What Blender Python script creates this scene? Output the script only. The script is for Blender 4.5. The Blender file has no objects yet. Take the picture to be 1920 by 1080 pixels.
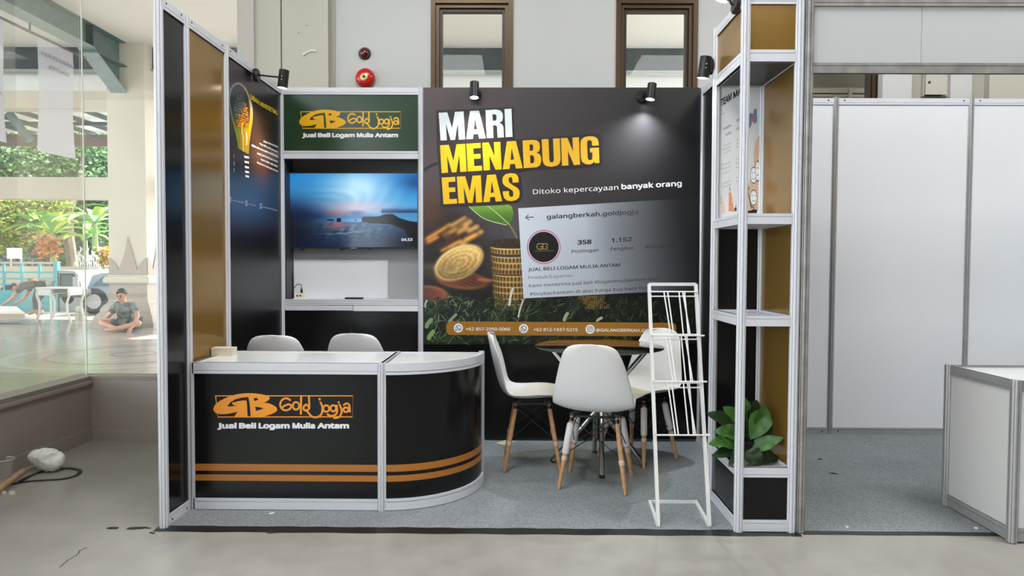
import bpy, bmesh, math, random
import numpy as np
from math import sin, cos, pi, radians
from mathutils import Vector, Matrix, Euler
from mathutils.geometry import tessellate_polygon

S = bpy.context.scene
COL = S.collection
random.seed(7)

# ------------------------------------------------------------------ camera
F_PX, PITCH, YAW, ROLL, CAM_H = 1304.0454, .0337, .008, .0045, 1.2587
cam_d = bpy.data.cameras.new('camera')
cam = bpy.data.objects.new('camera', cam_d)
COL.objects.link(cam)
cam_d.sensor_width = 36.0
cam_d.lens = F_PX / 1920 * 36.0
cam_d.clip_start = .05
cam_d.clip_end = 300
cam.location = (0, 0, CAM_H)
fwd = Vector((-sin(YAW) * cos(PITCH), cos(YAW) * cos(PITCH), -sin(PITCH)))
cam.rotation_mode = 'QUATERNION'
q = fwd.to_track_quat('-Z', 'Y')
cam.rotation_quaternion = q @ Euler((0, 0, ROLL)).to_quaternion()
S.camera = cam

# ------------------------------------------------------------------ world, sun, view
w = bpy.data.worlds.new('world')
S.world = w
w.use_nodes = True
nt = w.node_tree
bg = nt.nodes['Background']
bg.inputs[0].default_value = (.86, .94, 1.0, 1)
bg.inputs[1].default_value = 6.6
sun_d = bpy.data.lights.new('sun', 'SUN')
sun = bpy.data.objects.new('sun', sun_d)
COL.objects.link(sun)
sun_d.energy = 17.0
sun_d.angle = radians(1.0)
sun_d.color = (1.0, .95, .86)
sun.rotation_euler = Vector((-.45, -.52, -.72)).to_track_quat('-Z', 'Y').to_euler()
vs = S.view_settings
S.display_settings.display_device = 'sRGB'
vs.view_transform = 'Standard'
vs.look = 'None'
vs.gamma = 1
vs.use_curve_mapping = False
vs.exposure = 0.0
HALL_FILL_LIGHTS = [(-.6, 2.4, 88), (3.2, 2.6, 128), (-1.2, -1.2, 50), (2.6, -1.2, 50), (6.2, 1.5, 50), (0.7, -4.5, 50)]  # unseen lamps added to light the hall and brighten the neighbouring stand
hall_fill_lamps = []
for hx, hy, he in HALL_FILL_LIGHTS:
    ld = bpy.data.lights.new('hall_fill_light', 'AREA')
    ld.shape = 'RECTANGLE'
    ld.size = 1.2
    ld.size_y = 1.2
    ld.energy = he
    ld.color = (1.0, .985, .97)
    lo = bpy.data.objects.new('hall_fill_light', ld)
    COL.objects.link(lo)
    lo.location = (hx, hy, 4.66)
    hall_fill_lamps.append(lo)

# ------------------------------------------------------------------ pixel helpers (frame 1920 x 1080)
def ray(px, py):
    a, b = px - 960, py - 540
    sx = a * cos(ROLL) + b * sin(ROLL)
    sy = -a * sin(ROLL) + b * cos(ROLL)
    x, u, d = sx / F_PX, -sy / F_PX, 1
    y = d * cos(PITCH) + u * sin(PITCH)
    z = -d * sin(PITCH) + u * cos(PITCH)
    return (x * cos(YAW) - y * sin(YAW), x * sin(YAW) + y * cos(YAW), z)
def PY(px, py, Y):
    r = ray(px, py); k = Y / r[1]
    return (r[0] * k, Y, CAM_H + r[2] * k)
def PZ(px, py, Z=0.0):
    r = ray(px, py); k = (Z - CAM_H) / r[2]
    return (r[0] * k, r[1] * k, Z)
def PX(px, py, X):
    r = ray(px, py); k = X / r[0]
    return (X, r[1] * k, CAM_H + r[2] * k)

# ------------------------------------------------------------------ materials
def lin(c):
    c = c / 255.0
    return c / 12.92 if c <= .04045 else ((c + .055) / 1.055) ** 2.4
KP = 1.25
def C(r, g, b, k=KP):
    return (min(lin(r) * k, .88), min(lin(g) * k, .88), min(lin(b) * k, .88), 1)
def mat(name, col, rough=.5, metal=0, spec=.5, coat=0, noise=0, nscale=8, bump=0, bscale=60, emit=0, col2=None, trans=0, coat_rough=.1, detail=4, bdist=.004):
    m = bpy.data.materials.new(name)
    m.use_nodes = True
    n = m.node_tree
    p = n.nodes['Principled BSDF']
    p.inputs['Base Color'].default_value = col
    p.inputs['Roughness'].default_value = rough
    p.inputs['Metallic'].default_value = metal
    p.inputs['Specular IOR Level'].default_value = spec
    p.inputs['Coat Weight'].default_value = coat
    p.inputs['Coat Roughness'].default_value = coat_rough
    p.inputs['Transmission Weight'].default_value = trans
    if emit:
        p.inputs['Emission Color'].default_value = col
        p.inputs['Emission Strength'].default_value = emit
    if noise or col2:
        tc = n.nodes.new('ShaderNodeTexCoord')
        nz = n.nodes.new('ShaderNodeTexNoise')
        nz.inputs['Scale'].default_value = nscale
        nz.inputs['Detail'].default_value = detail
        n.links.new(tc.outputs['Object'], nz.inputs['Vector'])
        rp = n.nodes.new('ShaderNodeValToRGB')
        rp.color_ramp.elements[0].position = .3
        rp.color_ramp.elements[1].position = .7
        c2 = col2 if col2 else tuple(max(0, x * (1 - noise)) for x in col[:3]) + (1,)
        rp.color_ramp.elements[0].color = c2
        rp.color_ramp.elements[1].color = col
        n.links.new(nz.outputs['Fac'], rp.inputs['Fac'])
        n.links.new(rp.outputs['Color'], p.inputs['Base Color'])
    if bump:
        tc = n.nodes.new('ShaderNodeTexCoord')
        nz = n.nodes.new('ShaderNodeTexNoise')
        nz.inputs['Scale'].default_value = bscale
        nz.inputs['Detail'].default_value = 3
        n.links.new(tc.outputs['Object'], nz.inputs['Vector'])
        b = n.nodes.new('ShaderNodeBump')
        b.inputs['Strength'].default_value = bump
        b.inputs['Distance'].default_value = bdist
        n.links.new(nz.outputs['Fac'], b.inputs['Height'])
        n.links.new(b.outputs['Normal'], p.inputs['Normal'])
    return m
def print_mat(name, rough=.3, coat=0, emit=0, spec=.5):
    m = bpy.data.materials.new(name)
    m.use_nodes = True
    n = m.node_tree
    p = n.nodes['Principled BSDF']
    a = n.nodes.new('ShaderNodeAttribute')
    a.attribute_name = 'Col'
    p.inputs['Roughness'].default_value = rough
    p.inputs['Coat Weight'].default_value = coat
    p.inputs['Specular IOR Level'].default_value = spec
    if emit:
        p.inputs['Base Color'].default_value = (.01, .01, .01, 1)
        n.links.new(a.outputs['Color'], p.inputs['Emission Color'])
        p.inputs['Emission Strength'].default_value = emit
    else:
        n.links.new(a.outputs['Color'], p.inputs['Base Color'])
    return m
def glass_mat(name, tint=(1, 1, 1, 1), refl=.07, rough=0.0):
    m = bpy.data.materials.new(name)
    m.use_nodes = True
    n = m.node_tree
    n.nodes.clear()
    o = n.nodes.new('ShaderNodeOutputMaterial')
    mx = n.nodes.new('ShaderNodeMixShader')
    t = n.nodes.new('ShaderNodeBsdfTransparent')
    g = n.nodes.new('ShaderNodeBsdfGlossy')
    fr = n.nodes.new('ShaderNodeFresnel')
    fr.inputs['IOR'].default_value = 1.45
    mm = n.nodes.new('ShaderNodeMath')
    mm.operation = 'MULTIPLY'
    mm.inputs[1].default_value = refl
    t.inputs[0].default_value = tint
    g.inputs['Roughness'].default_value = rough
    n.links.new(fr.outputs[0], mm.inputs[0])
    n.links.new(mm.outputs[0], mx.inputs[0])
    n.links.new(t.outputs[0], mx.inputs[1])
    n.links.new(g.outputs[0], mx.inputs[2])
    n.links.new(mx.outputs[0], o.inputs[0])
    return m

M = {}
M['alu'] = mat('white_powder_aluminium', (.65, .66, .71, 1), .32, 0, .5)
M['alu_dirty'] = mat('dirty_aluminium', (.36, .345, .335, 1), .4, .25, .5, noise=.35, nscale=14)
M['alu_grey'] = mat('anodised_aluminium', (.40, .395, .39, 1), .35, .35, .5, noise=.12, nscale=20)
M['black_panel'] = mat('glossy_black_laminate', (.006, .006, .0068, 1), .2, 0, .32, bump=.05, bscale=5, bdist=.002)
M['gold_panel'] = mat('gold_brown_laminate', (.27, .15, .032, 1), .2, .35, .5, bump=.05, bscale=6, bdist=.002)
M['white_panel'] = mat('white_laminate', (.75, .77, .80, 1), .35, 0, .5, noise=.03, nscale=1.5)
M['white_top'] = mat('white_counter_top', (.78, .80, .80, 1), .14, 0, .5)
M['niche_wall'] = mat('grey_niche_wall', (.42, .42, .43, 1), .5, noise=.1, nscale=3)
M['dark_niche'] = mat('dark_niche_wall', (.03, .032, .034, 1), .4)
M['black'] = mat('black_metal', (.008, .008, .009, 1), .35)
M['black_soft'] = mat('black_plastic', (.012, .012, .013, 1), .5)
M['print'] = print_mat('printed_vinyl', .32)
M['print_matte'] = print_mat('printed_matte', .6)
M['screen'] = print_mat('tv_screen', .12, emit=1.0)
M['plastic_white'] = mat('white_polypropylene', (.74, .73, .73, 1), .38, bump=.02, bscale=300)
M['wood'] = mat('beech_dowel', (.60, .33, .16, 1), .5, noise=.3, nscale=30)
M['foam'] = mat('white_foam_wrap', (.72, .68, .67, 1), .7, bump=.3, bscale=90)
M['tape'] = mat('clear_tape', (.62, .45, .34, 1), .25)
M['chrome'] = mat('chrome', (.75, .75, .76, 1), .1, 1)
M['glass_table'] = glass_mat('tinted_table_glass', (.66, .64, .50, 1), 1.0)
M['glass'] = glass_mat('window_glass', (.985, .995, .99, 1), .35)
M['wire'] = mat('white_wire', (.78, .77, .76, 1), .35)
M['cream_plastic'] = mat('cream_plastic', (.72, .66, .52, 1), .45)
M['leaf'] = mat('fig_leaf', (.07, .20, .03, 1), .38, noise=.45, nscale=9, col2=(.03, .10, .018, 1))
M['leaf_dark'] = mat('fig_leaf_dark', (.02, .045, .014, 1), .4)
M['pot'] = mat('black_pot', (.012, .012, .013, 1), .45)
M['paper'] = mat('white_paper', (.78, .78, .76, 1), .6)
M['red'] = mat('red_enamel', (.55, .018, .014, 1), .2)
M['dark_red'] = mat('dark_red_plastic', (.10, .006, .010, 1), .12, coat=.5)
M['brass'] = mat('brass', (.55, .45, .2, 1), .35, .6)
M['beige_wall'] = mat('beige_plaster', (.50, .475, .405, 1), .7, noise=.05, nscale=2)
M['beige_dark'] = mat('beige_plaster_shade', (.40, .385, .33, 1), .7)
M['pink_beige'] = mat('pinkish_plaster', (.50, .46, .41, 1), .7)
M['white_wall'] = mat('white_plaster', (.54, .54, .525, 1), .7, noise=.04, nscale=2, bump=.1, bscale=30)
M['brown_frame'] = mat('brown_anodised_frame', (.085, .052, .026, 1), .35, .4)
M['brown_dark'] = mat('dark_brown_frame', (.045, .028, .018, 1), .4, .2)
M['putty'] = mat('white_filler', (.75, .73, .68, 1), .7)
M['far_wall'] = mat('grey_hall_wall', (.22, .215, .205, 1), .8)
M['black_hole'] = mat('drill_hole', (.01, .01, .01, 1), .9)

def concrete():
    m = bpy.data.materials.new('polished_concrete')
    m.use_nodes = True
    n = m.node_tree
    p = n.nodes['Principled BSDF']
    tc = n.nodes.new('ShaderNodeTexCoord')
    a = n.nodes.new('ShaderNodeTexNoise'); a.inputs['Scale'].default_value = .9; a.inputs['Detail'].default_value = 6
    b = n.nodes.new('ShaderNodeTexNoise'); b.inputs['Scale'].default_value = 7; b.inputs['Detail'].default_value = 8
    n.links.new(tc.outputs['Object'], a.inputs['Vector'])
    n.links.new(tc.outputs['Object'], b.inputs['Vector'])
    r = n.nodes.new('ShaderNodeValToRGB')
    r.color_ramp.elements[0].position = .35; r.color_ramp.elements[0].color = (.28, .265, .235, 1)
    r.color_ramp.elements[1].position = .65; r.color_ramp.elements[1].color = (.385, .37, .34, 1)
    n.links.new(a.outputs['Fac'], r.inputs['Fac'])
    r2 = n.nodes.new('ShaderNodeValToRGB')
    r2.color_ramp.elements[0].position = .3; r2.color_ramp.elements[0].color = (.86, .86, .86, 1)
    r2.color_ramp.elements[1].position = .7; r2.color_ramp.elements[1].color = (1.04, 1.04, 1.04, 1)
    n.links.new(b.outputs['Fac'], r2.inputs['Fac'])
    mx = n.nodes.new('ShaderNodeMix'); mx.data_type = 'RGBA'; mx.blend_type = 'MULTIPLY'; mx.inputs[0].default_value = 1
    n.links.new(r.outputs[0], mx.inputs[6]); n.links.new(r2.outputs[0], mx.inputs[7])
    n.links.new(mx.outputs[2], p.inputs['Base Color'])
    rr = n.nodes.new('ShaderNodeMapRange'); rr.inputs[3].default_value = .22; rr.inputs[4].default_value = .42
    n.links.new(b.outputs['Fac'], rr.inputs[0]); n.links.new(rr.outputs[0], p.inputs['Roughness'])
    return m
M['concrete'] = concrete()
def carpet_mat():
    m = bpy.data.materials.new('grey_needle_carpet')
    m.use_nodes = True
    n = m.node_tree
    p = n.nodes['Principled BSDF']
    p.inputs['Roughness'].default_value = .95
    p.inputs['Specular IOR Level'].default_value = .15
    tc = n.nodes.new('ShaderNodeTexCoord')
    a = n.nodes.new('ShaderNodeTexNoise'); a.inputs['Scale'].default_value = 90; a.inputs['Detail'].default_value = 4
    b = n.nodes.new('ShaderNodeTexNoise'); b.inputs['Scale'].default_value = 3; b.inputs['Detail'].default_value = 5
    mp = n.nodes.new('ShaderNodeMapping'); mp.inputs['Scale'].default_value = (1, 2.2, 1)
    n.links.new(tc.outputs['Object'], mp.inputs[0]); n.links.new(mp.outputs[0], a.inputs['Vector']); n.links.new(tc.outputs['Object'], b.inputs['Vector'])
    r = n.nodes.new('ShaderNodeValToRGB')
    r.color_ramp.elements[0].position = .32; r.color_ramp.elements[0].color = (.165, .182, .198, 1)
    r.color_ramp.elements[1].position = .68; r.color_ramp.elements[1].color = (.32, .345, .365, 1)
    n.links.new(a.outputs['Fac'], r.inputs['Fac'])
    r2 = n.nodes.new('ShaderNodeValToRGB')
    r2.color_ramp.elements[0].color = (.8, .8, .8, 1); r2.color_ramp.elements[1].color = (1.1, 1.1, 1.1, 1)
    n.links.new(b.outputs['Fac'], r2.inputs['Fac'])
    mx = n.nodes.new('ShaderNodeMix'); mx.data_type = 'RGBA'; mx.blend_type = 'MULTIPLY'; mx.inputs[0].default_value = 1
    n.links.new(r.outputs[0], mx.inputs[6]); n.links.new(r2.outputs[0], mx.inputs[7])
    n.links.new(mx.outputs[2], p.inputs['Base Color'])
    bp = n.nodes.new('ShaderNodeBump'); bp.inputs['Strength'].default_value = .5; bp.inputs['Distance'].default_value = .003
    n.links.new(a.outputs['Fac'], bp.inputs['Height']); n.links.new(bp.outputs[0], p.inputs['Normal'])
    return m
M['carpet'] = carpet_mat()

# ------------------------------------------------------------------ mesh builder
class MB:
    def __init__(s):
        s.v = []; s.f = []; s.c = []; s.w = 0.0
    def add(s, vs, fs, col=None):
        o = len(s.v)
        s.v += [tuple(p) for p in vs]
        s.f += [tuple(i + o for i in f) for f in fs]
        if col is not None:
            s.c += [col] * len(vs) if not isinstance(col, list) else col
        return s
    def box(s, x0, x1, y0, y1, z0, z1):
        return s.add([(x0, y0, z0), (x1, y0, z0), (x1, y1, z0), (x0, y1, z0), (x0, y0, z1), (x1, y0, z1), (x1, y1, z1), (x0, y1, z1)],
                     [(0, 3, 2, 1), (4, 5, 6, 7), (0, 1, 5, 4), (1, 2, 6, 5), (2, 3, 7, 6), (3, 0, 4, 7)])
    def seg(s, p0, p1, t, z0, z1, off=0.0):
        # upright box along plan line p0-p1, thickness t, shifted sideways by off
        d = Vector((p1[0] - p0[0], p1[1] - p0[1])).normalized(); n = Vector((-d.y, d.x))
        a = [Vector(p0[:2]) + n * (off + t / 2), Vector(p0[:2]) + n * (off - t / 2), Vector(p1[:2]) + n * (off - t / 2), Vector(p1[:2]) + n * (off + t / 2)]
        return s.add([(q.x, q.y, z0) for q in a] + [(q.x, q.y, z1) for q in a],
                     [(0, 3, 2, 1), (4, 5, 6, 7), (0, 1, 5, 4), (1, 2, 6, 5), (2, 3, 7, 6), (3, 0, 4, 7)])
    def prism(s, poly, z0, z1):
        n = len(poly)
        vs = [(x, y, z0) for x, y in poly] + [(x, y, z1) for x, y in poly]
        fs = [(i, (i + 1) % n, n + (i + 1) % n, n + i) for i in range(n)]
        tri = tessellate_polygon([[Vector((x, y, 0)) for x, y in poly]])
        fs += [tuple(reversed(t)) for t in tri] + [tuple(i + n for i in t) for t in tri]
        return s.add(vs, fs)
    def tube(s, pts, r, n=8, caps=True, closed=False):
        pts = [Vector(p) for p in pts]
        rs = r if isinstance(r, (list, tuple)) else [r] * len(pts)
        o = len(s.v); up = None; L = len(pts)
        for i, p in enumerate(pts):
            if closed:
                t = pts[(i + 1) % L] - pts[i - 1]
            else:
                t = (pts[min(i + 1, L - 1)] - pts[max(i - 1, 0)])
            if t.length < 1e-9: t = Vector((0, 0, 1))
            t.normalize()
            if up is None:
                up = Vector((0, 0, 1)) if abs(t.z) < .9 else Vector((1, 0, 0))
            a = t.cross(up).normalized(); b = a.cross(t).normalized(); up = b
            for k in range(n):
                an = 2 * pi * (k + .5) / n
                s.v.append(tuple(p + a * cos(an) * rs[i] + b * sin(an) * rs[i]))
        m = L if closed else L - 1
        for i in range(m):
            j = (i + 1) % L
            for k in range(n):
                s.f.append((o + i * n + k, o + i * n + (k + 1) % n, o + j * n + (k + 1) % n, o + j * n + k))
        if caps and not closed:
            s.f.append(tuple(o + k for k in reversed(range(n))))
            s.f.append(tuple(o + (L - 1) * n + k for k in range(n)))
        return s
    def lathe(s, prof, c=(0, 0, 0), n=24, mtx=None, caps=True):
        o = len(s.v)
        for r, z in prof:
            for k in range(n):
                p = Vector((r * cos(2 * pi * k / n), r * sin(2 * pi * k / n), z))
                if mtx: p = mtx @ p
                s.v.append((p.x + c[0], p.y + c[1], p.z + c[2]))
        for i in range(len(prof) - 1):
            for k in range(n):
                s.f.append((o + i * n + k, o + i * n + (k + 1) % n, o + (i + 1) * n + (k + 1) % n, o + (i + 1) * n + k))
        if caps:
            s.f.append(tuple(o + k for k in reversed(range(n))))
            s.f.append(tuple(o + (len(prof) - 1) * n + k for k in range(n)))
        return s

def woff(p):
    v = Vector((0, 0, 0))
    while p is not None:
        v += p.location; p = p.parent
    return v
def obj(name, mb, m, parent=None, smooth=False, base=None, angle=40):
    me = bpy.data.meshes.new(name)
    off = woff(parent) if parent is not None else Vector(base or (0, 0, 0))
    vs = np.array(mb.v, dtype=float) - np.array(off[:])
    me.from_pydata(vs.tolist(), [], mb.f)
    if mb.c:
        ca = me.color_attributes.new('Col', 'FLOAT_COLOR', 'POINT')
        ca.data.foreach_set('color', np.array(mb.c, dtype=np.float32).ravel())
    me.materials.append(m)
    if smooth:
        me.shade_smooth()
        try: me.set_sharp_from_angle(angle=radians(angle))
        except Exception: pass
    me.update()
    o = bpy.data.objects.new(name, me)
    COL.objects.link(o)
    if parent is not None: o.parent = parent
    elif base is not None: o.location = base
    return o
def tag(o, label=None, cat=None, group=None, kind=None):
    if label: o['label'] = label
    if cat: o['category'] = cat
    if group: o['group'] = group
    if kind: o['kind'] = kind
    return o
def thing(name, loc, label, cat, group=None, rz=0):
    o = bpy.data.objects.new(name, None)
    o.empty_display_size = .1
    COL.objects.link(o); o.location = loc; o.rotation_euler = (0, 0, rz)
    return tag(o, label, cat, group)
def struct(name, mb, m, parent=None, smooth=False):
    o = obj(name, mb, m, parent, smooth)
    if parent is None: o['kind'] = 'structure'
    return o
def copy_tree(o, parent=None):
    c = o.copy(); COL.objects.link(c)
    if parent is not None: c.parent = parent
    for ch in list(o.children): copy_tree(ch, c)
    return c

# ------------------------------------------------------------------ flat print on a panel
_tc = {}
try:
    import os
    FONT = bpy.data.fonts.load(os.path.join(bpy.utils.system_resource('DATAFILES'), 'fonts', 'NotoSansMath-Regular.woff2'))
except Exception:
    FONT = None
def text2d(s):
    if s in _tc: return _tc[s]
    cu = bpy.data.curves.new('t', 'FONT'); cu.body = s; cu.size = 1; cu.resolution_u = 3
    if FONT: cu.font = FONT
    ob = bpy.data.objects.new('t', cu); COL.objects.link(ob)
    bpy.context.view_layer.update()
    dg = bpy.context.evaluated_depsgraph_get()
    me = bpy.data.meshes.new_from_object(ob.evaluated_get(dg))
    vs = [(v.co.x, v.co.y) for v in me.vertices]; fs = [tuple(p.vertices) for p in me.polygons]
    bpy.data.objects.remove(ob); bpy.data.curves.remove(cu); bpy.data.meshes.remove(me)
    x0 = min(v[0] for v in vs); x1 = max(v[0] for v in vs)
    CAP = .714 if FONT else .7
    vs = [((x - x0) / (x1 - x0), y / CAP) for x, y in vs]
    _tc[s] = (vs, fs, x1 - x0, CAP)
    return _tc[s]
G = {
 'M': (.78, [[(0,0),(0,1),(.27,1),(.39,.42),(.51,1),(.78,1),(.78,0),(.58,0),(.58,.62),(.46,0),(.32,0),(.2,.62),(.2,0)]]),
 'A': (.62, [[(0,0),(.17,1),(.45,1),(.62,0),(.41,0),(.385,.17),(.235,.17),(.21,0)], [(.255,.33),(.365,.33),(.31,.76)]]),
 'R': (.56, [[(0,0),(0,1),(.33,1),(.46,.96),(.53,.86),(.54,.72),(.51,.58),(.42,.52),(.5,.47),(.54,.38),(.54,0),(.34,0),(.34,.38),(.31,.44),(.21,.45),(.21,0)], [(.211,.6),(.31,.61),(.335,.68),(.335,.78),(.31,.83),(.211,.84)]]),
 'I': (.22, [[(0,0),(0,1),(.22,1),(.22,0)]]),
 'E': (.46, [[(0,0),(0,1),(.44,1),(.44,.82),(.21,.82),(.21,.61),(.42,.61),(.42,.44),(.21,.44),(.21,.18),(.45,.18),(.45,0)]]),
 'N': (.56, [[(0,0),(0,1),(.2,1),(.36,.5),(.36,1),(.56,1),(.56,0),(.37,0),(.2,.53),(.2,0)]]),
 'B': (.56, [[(0,0),(0,1),(.32,1),(.45,.97),(.52,.88),(.53,.7),(.5,.58),(.42,.53),(.51,.47),(.55,.36),(.55,.2),(.5,.06),(.4,0)], [(.21,.61),(.29,.61),(.32,.66),(.32,.8),(.29,.84),(.21,.84)], [(.21,.16),(.3,.16),(.335,.22),(.335,.38),(.3,.44),(.21,.45)]]),
 'U': (.56, [[(0,1),(.21,1),(.21,.22),(.24,.15),(.32,.15),(.35,.22),(.35,1),(.56,1),(.56,.25),(.53,.1),(.44,.02),(.28,-.015),(.12,.02),(.03,.1),(0,.25)]]),
 'G': (.57, [[(.57,.58),(.57,.02),(.43,.02),(.41,.09),(.36,.02),(.27,-.015),(.13,.01),(.03,.1),(0,.25),(0,.75),(.03,.9),(.13,.99),(.28,1.015),(.44,.99),(.54,.9),(.57,.76),(.57,.66),(.36,.66),(.36,.8),(.33,.86),(.28,.87),(.23,.85),(.21,.78),(.21,.22),(.24,.15),(.3,.14),(.35,.18),(.36,.28),(.36,.42),(.29,.42),(.29,.58)]]),
 'S': (.55, [[(.53,.66),(.33,.66),(.33,.78),(.31,.86),(.27,.87),(.22,.85),(.2,.77),(.22,.68),(.32,.58),(.48,.46),(.54,.36),(.55,.24),(.52,.1),(.43,.02),(.28,-.015),(.13,.01),(.04,.1),(0,.24),(0,.36),(.2,.36),(.2,.22),(.23,.15),(.28,.14),(.33,.17),(.34,.26),(.33,.35),(.25,.43),(.08,.55),(.01,.66),(0,.78),(.03,.9),(.12,.99),(.27,1.015),(.43,.99),(.51,.9),(.53,.78)]]),
}
class Art:
    # P(px,py,w): point of the panel plane seen at that pixel, raised w metres off the sheet
    def __init__(s, P, w0=.0002, dw=.00008):
        s.P = P; s.w = w0; s.dw = dw; s.mb = MB(); s.clip = None
    def take(s):
        m = s.mb; s.mb = MB(); return m
    def poly(s, loops, col):
        vs = [p for l in loops for p in l]
        if s.clip:
            loops = [[(min(max(x, s.clip[0]), s.clip[1]), y) for x, y in l] for l in loops]; vs = [p for l in loops for p in l]
        tri = tessellate_polygon([[Vector((x, -y, 0)) for x, y in l] for l in loops])
        cs = col if isinstance(col, list) else [col] * len(vs)
        s.mb.add([s.P(x, y, s.w) for x, y in vs], [tuple(t) for t in tri], cs)
        s.w += s.dw * .02
        return s
    def layer(s): s.w += s.dw
    def grid(s, x0, x1, y0, y1, nx, ny, fn, quad=None):
        vs = []; cs = []
        for j in range(ny + 1):
            for i in range(nx + 1):
                u, v = i / nx, j / ny
                if quad:
                    (ax, ay), (bx, by), (cx, cy), (dx, dy) = quad   # TL TR BR BL
                    tx, ty = ax + (bx - ax) * u, ay + (by - ay) * u
                    ux, uy = dx + (cx - dx) * u, dy + (cy - dy) * u
                    x, y = tx + (ux - tx) * v, ty + (uy - ty) * v
                else:
                    x, y = x0 + (x1 - x0) * u, y0 + (y1 - y0) * v
                vs.append(s.P(x, y, s.w)); cs.append(fn(x, y) if not quad else fn(u, v))
        n = nx + 1
        s.mb.add(vs, [(j * n + i, (j + 1) * n + i, (j + 1) * n + i + 1, j * n + i + 1) for j in range(ny) for i in range(nx)], cs)
    def text(s, t, p0, p1, h, col, bold=0.0, up=None):
        vs, fs, wem, cap = text2d(t)
        ux, uy = p1[0] - p0[0], p1[1] - p0[1]
        upx, upy = up or (0, -h)
        fc = col if callable(col) else None
        # heavier weights: the same letters laid over each other a hair apart
        offs = [(0, 0)] if bold <= 0 else [(0, 0)] + [(bold * cos(pi * k / 4 + .39), bold * sin(pi * k / 4 + .39)) for k in range(8)]
        for ox, oy in offs:
            pp = [(p0[0] + ux * (x + ox / wem) + upx * (y + oy / cap), p0[1] + uy * (x + ox / wem) + upy * (y + oy / cap)) for x, y in vs]
            s.mb.add([s.P(x, y, s.w) for x, y in pp], fs, [fc(x, y) if fc else col for x, y in pp])
            s.w += .000005
    def glyphs(s, word, q, col, grow=0.0):
        tl, tr, br, bl = q
        W = sum(G[c][0] for c in word) + .035 * (len(word) - 1)
        x = 0
        for c in word:
            loops = []
            for lp in G[c][1]:
                o = []
                for gx, gy in lp:
                    u = (x + gx) / W; v = 1 - gy
                    tx, ty = tl[0] + (tr[0] - tl[0]) * u, tl[1] + (tr[1] - tl[1]) * u
                    bx, by = bl[0] + (br[0] - bl[0]) * u, bl[1] + (br[1] - bl[1]) * u
                    o.append((tx + (bx - tx) * v, ty + (by - ty) * v))
                loops.append(o)
            s.poly(loops, [col(a, b) for l in loops for a, b in l] if callable(col) else col)
            x += G[c][0] + .035
    def ell(s, cx, cy, rx, ry, col, n=28, rot=0, hole=None):
        def ring(a, b): return [(cx + a * cos(t) * cos(rot) - b * sin(t) * sin(rot), cy + a * cos(t) * sin(rot) + b * sin(t) * cos(rot)) for t in [2 * pi * k / n for k in range(n)]]
        o = ring(rx, ry)
        if hole:
            i = ring(rx * hole, ry * hole)
            s.mb.add([s.P(x, y, s.w) for x, y in o + i], [(k, (k + 1) % n, n + (k + 1) % n, n + k) for k in range(n)], [col] * (2 * n))
            return
        s.poly([o], [col(a, b) for a, b in o] if callable(col) else col)
    def stroke(s, pts, wd, col, smooth=True, close=False):
        if smooth and len(pts) > 2:
            q = []
            m = len(pts)
            for i in range(m - 1 if not close else m):
                p0 = pts[(i - 1) % m] if (i > 0 or close) else pts[0]
                p1 = pts[i]; p2 = pts[(i + 1) % m]
                p3 = pts[(i + 2) % m] if (i + 2 < m or close) else pts[-1]
                for k in range(5):
                    t = k / 5
                    q.append(tuple(.5 * (2 * p1[j] + (p2[j] - p0[j]) * t + (2 * p0[j] - 5 * p1[j] + 4 * p2[j] - p3[j]) * t * t + (3 * p1[j] - p0[j] - 3 * p2[j] + p3[j]) * t ** 3) for j in (0, 1)))
            q.append(pts[0] if close else pts[-1])
            pts = q
        L, R = [], []
        n = len(pts)
        for i in range(n):
            a = pts[max(i - 1, 0)]; b = pts[min(i + 1, n - 1)]
            dx, dy = b[0] - a[0], b[1] - a[1]; l = math.hypot(dx, dy) or 1
            nx, ny = -dy / l * wd / 2, dx / l * wd / 2
            L.append((pts[i][0] + nx, pts[i][1] + ny)); R.append((pts[i][0] - nx, pts[i][1] - ny))
        s.mb.add([s.P(x, y, s.w) for x, y in L + R], [(i, i + 1, n + i + 1, n + i) for i in range(n - 1)], [col] * (2 * n))
        if not close:
            for e in (pts[0], pts[-1]): s.w += .000003; s.ell(e[0], e[1], wd / 2, wd / 2, col, 10)
        s.w += .000003

def planeY(Y, w=.0):
    def P(px, py, d): return PY(px, py, Y - w - d)
    return P
def planeX(X, w=.0):
    def P(px, py, d): return PX(px, py, X + w + d)
    return P

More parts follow.
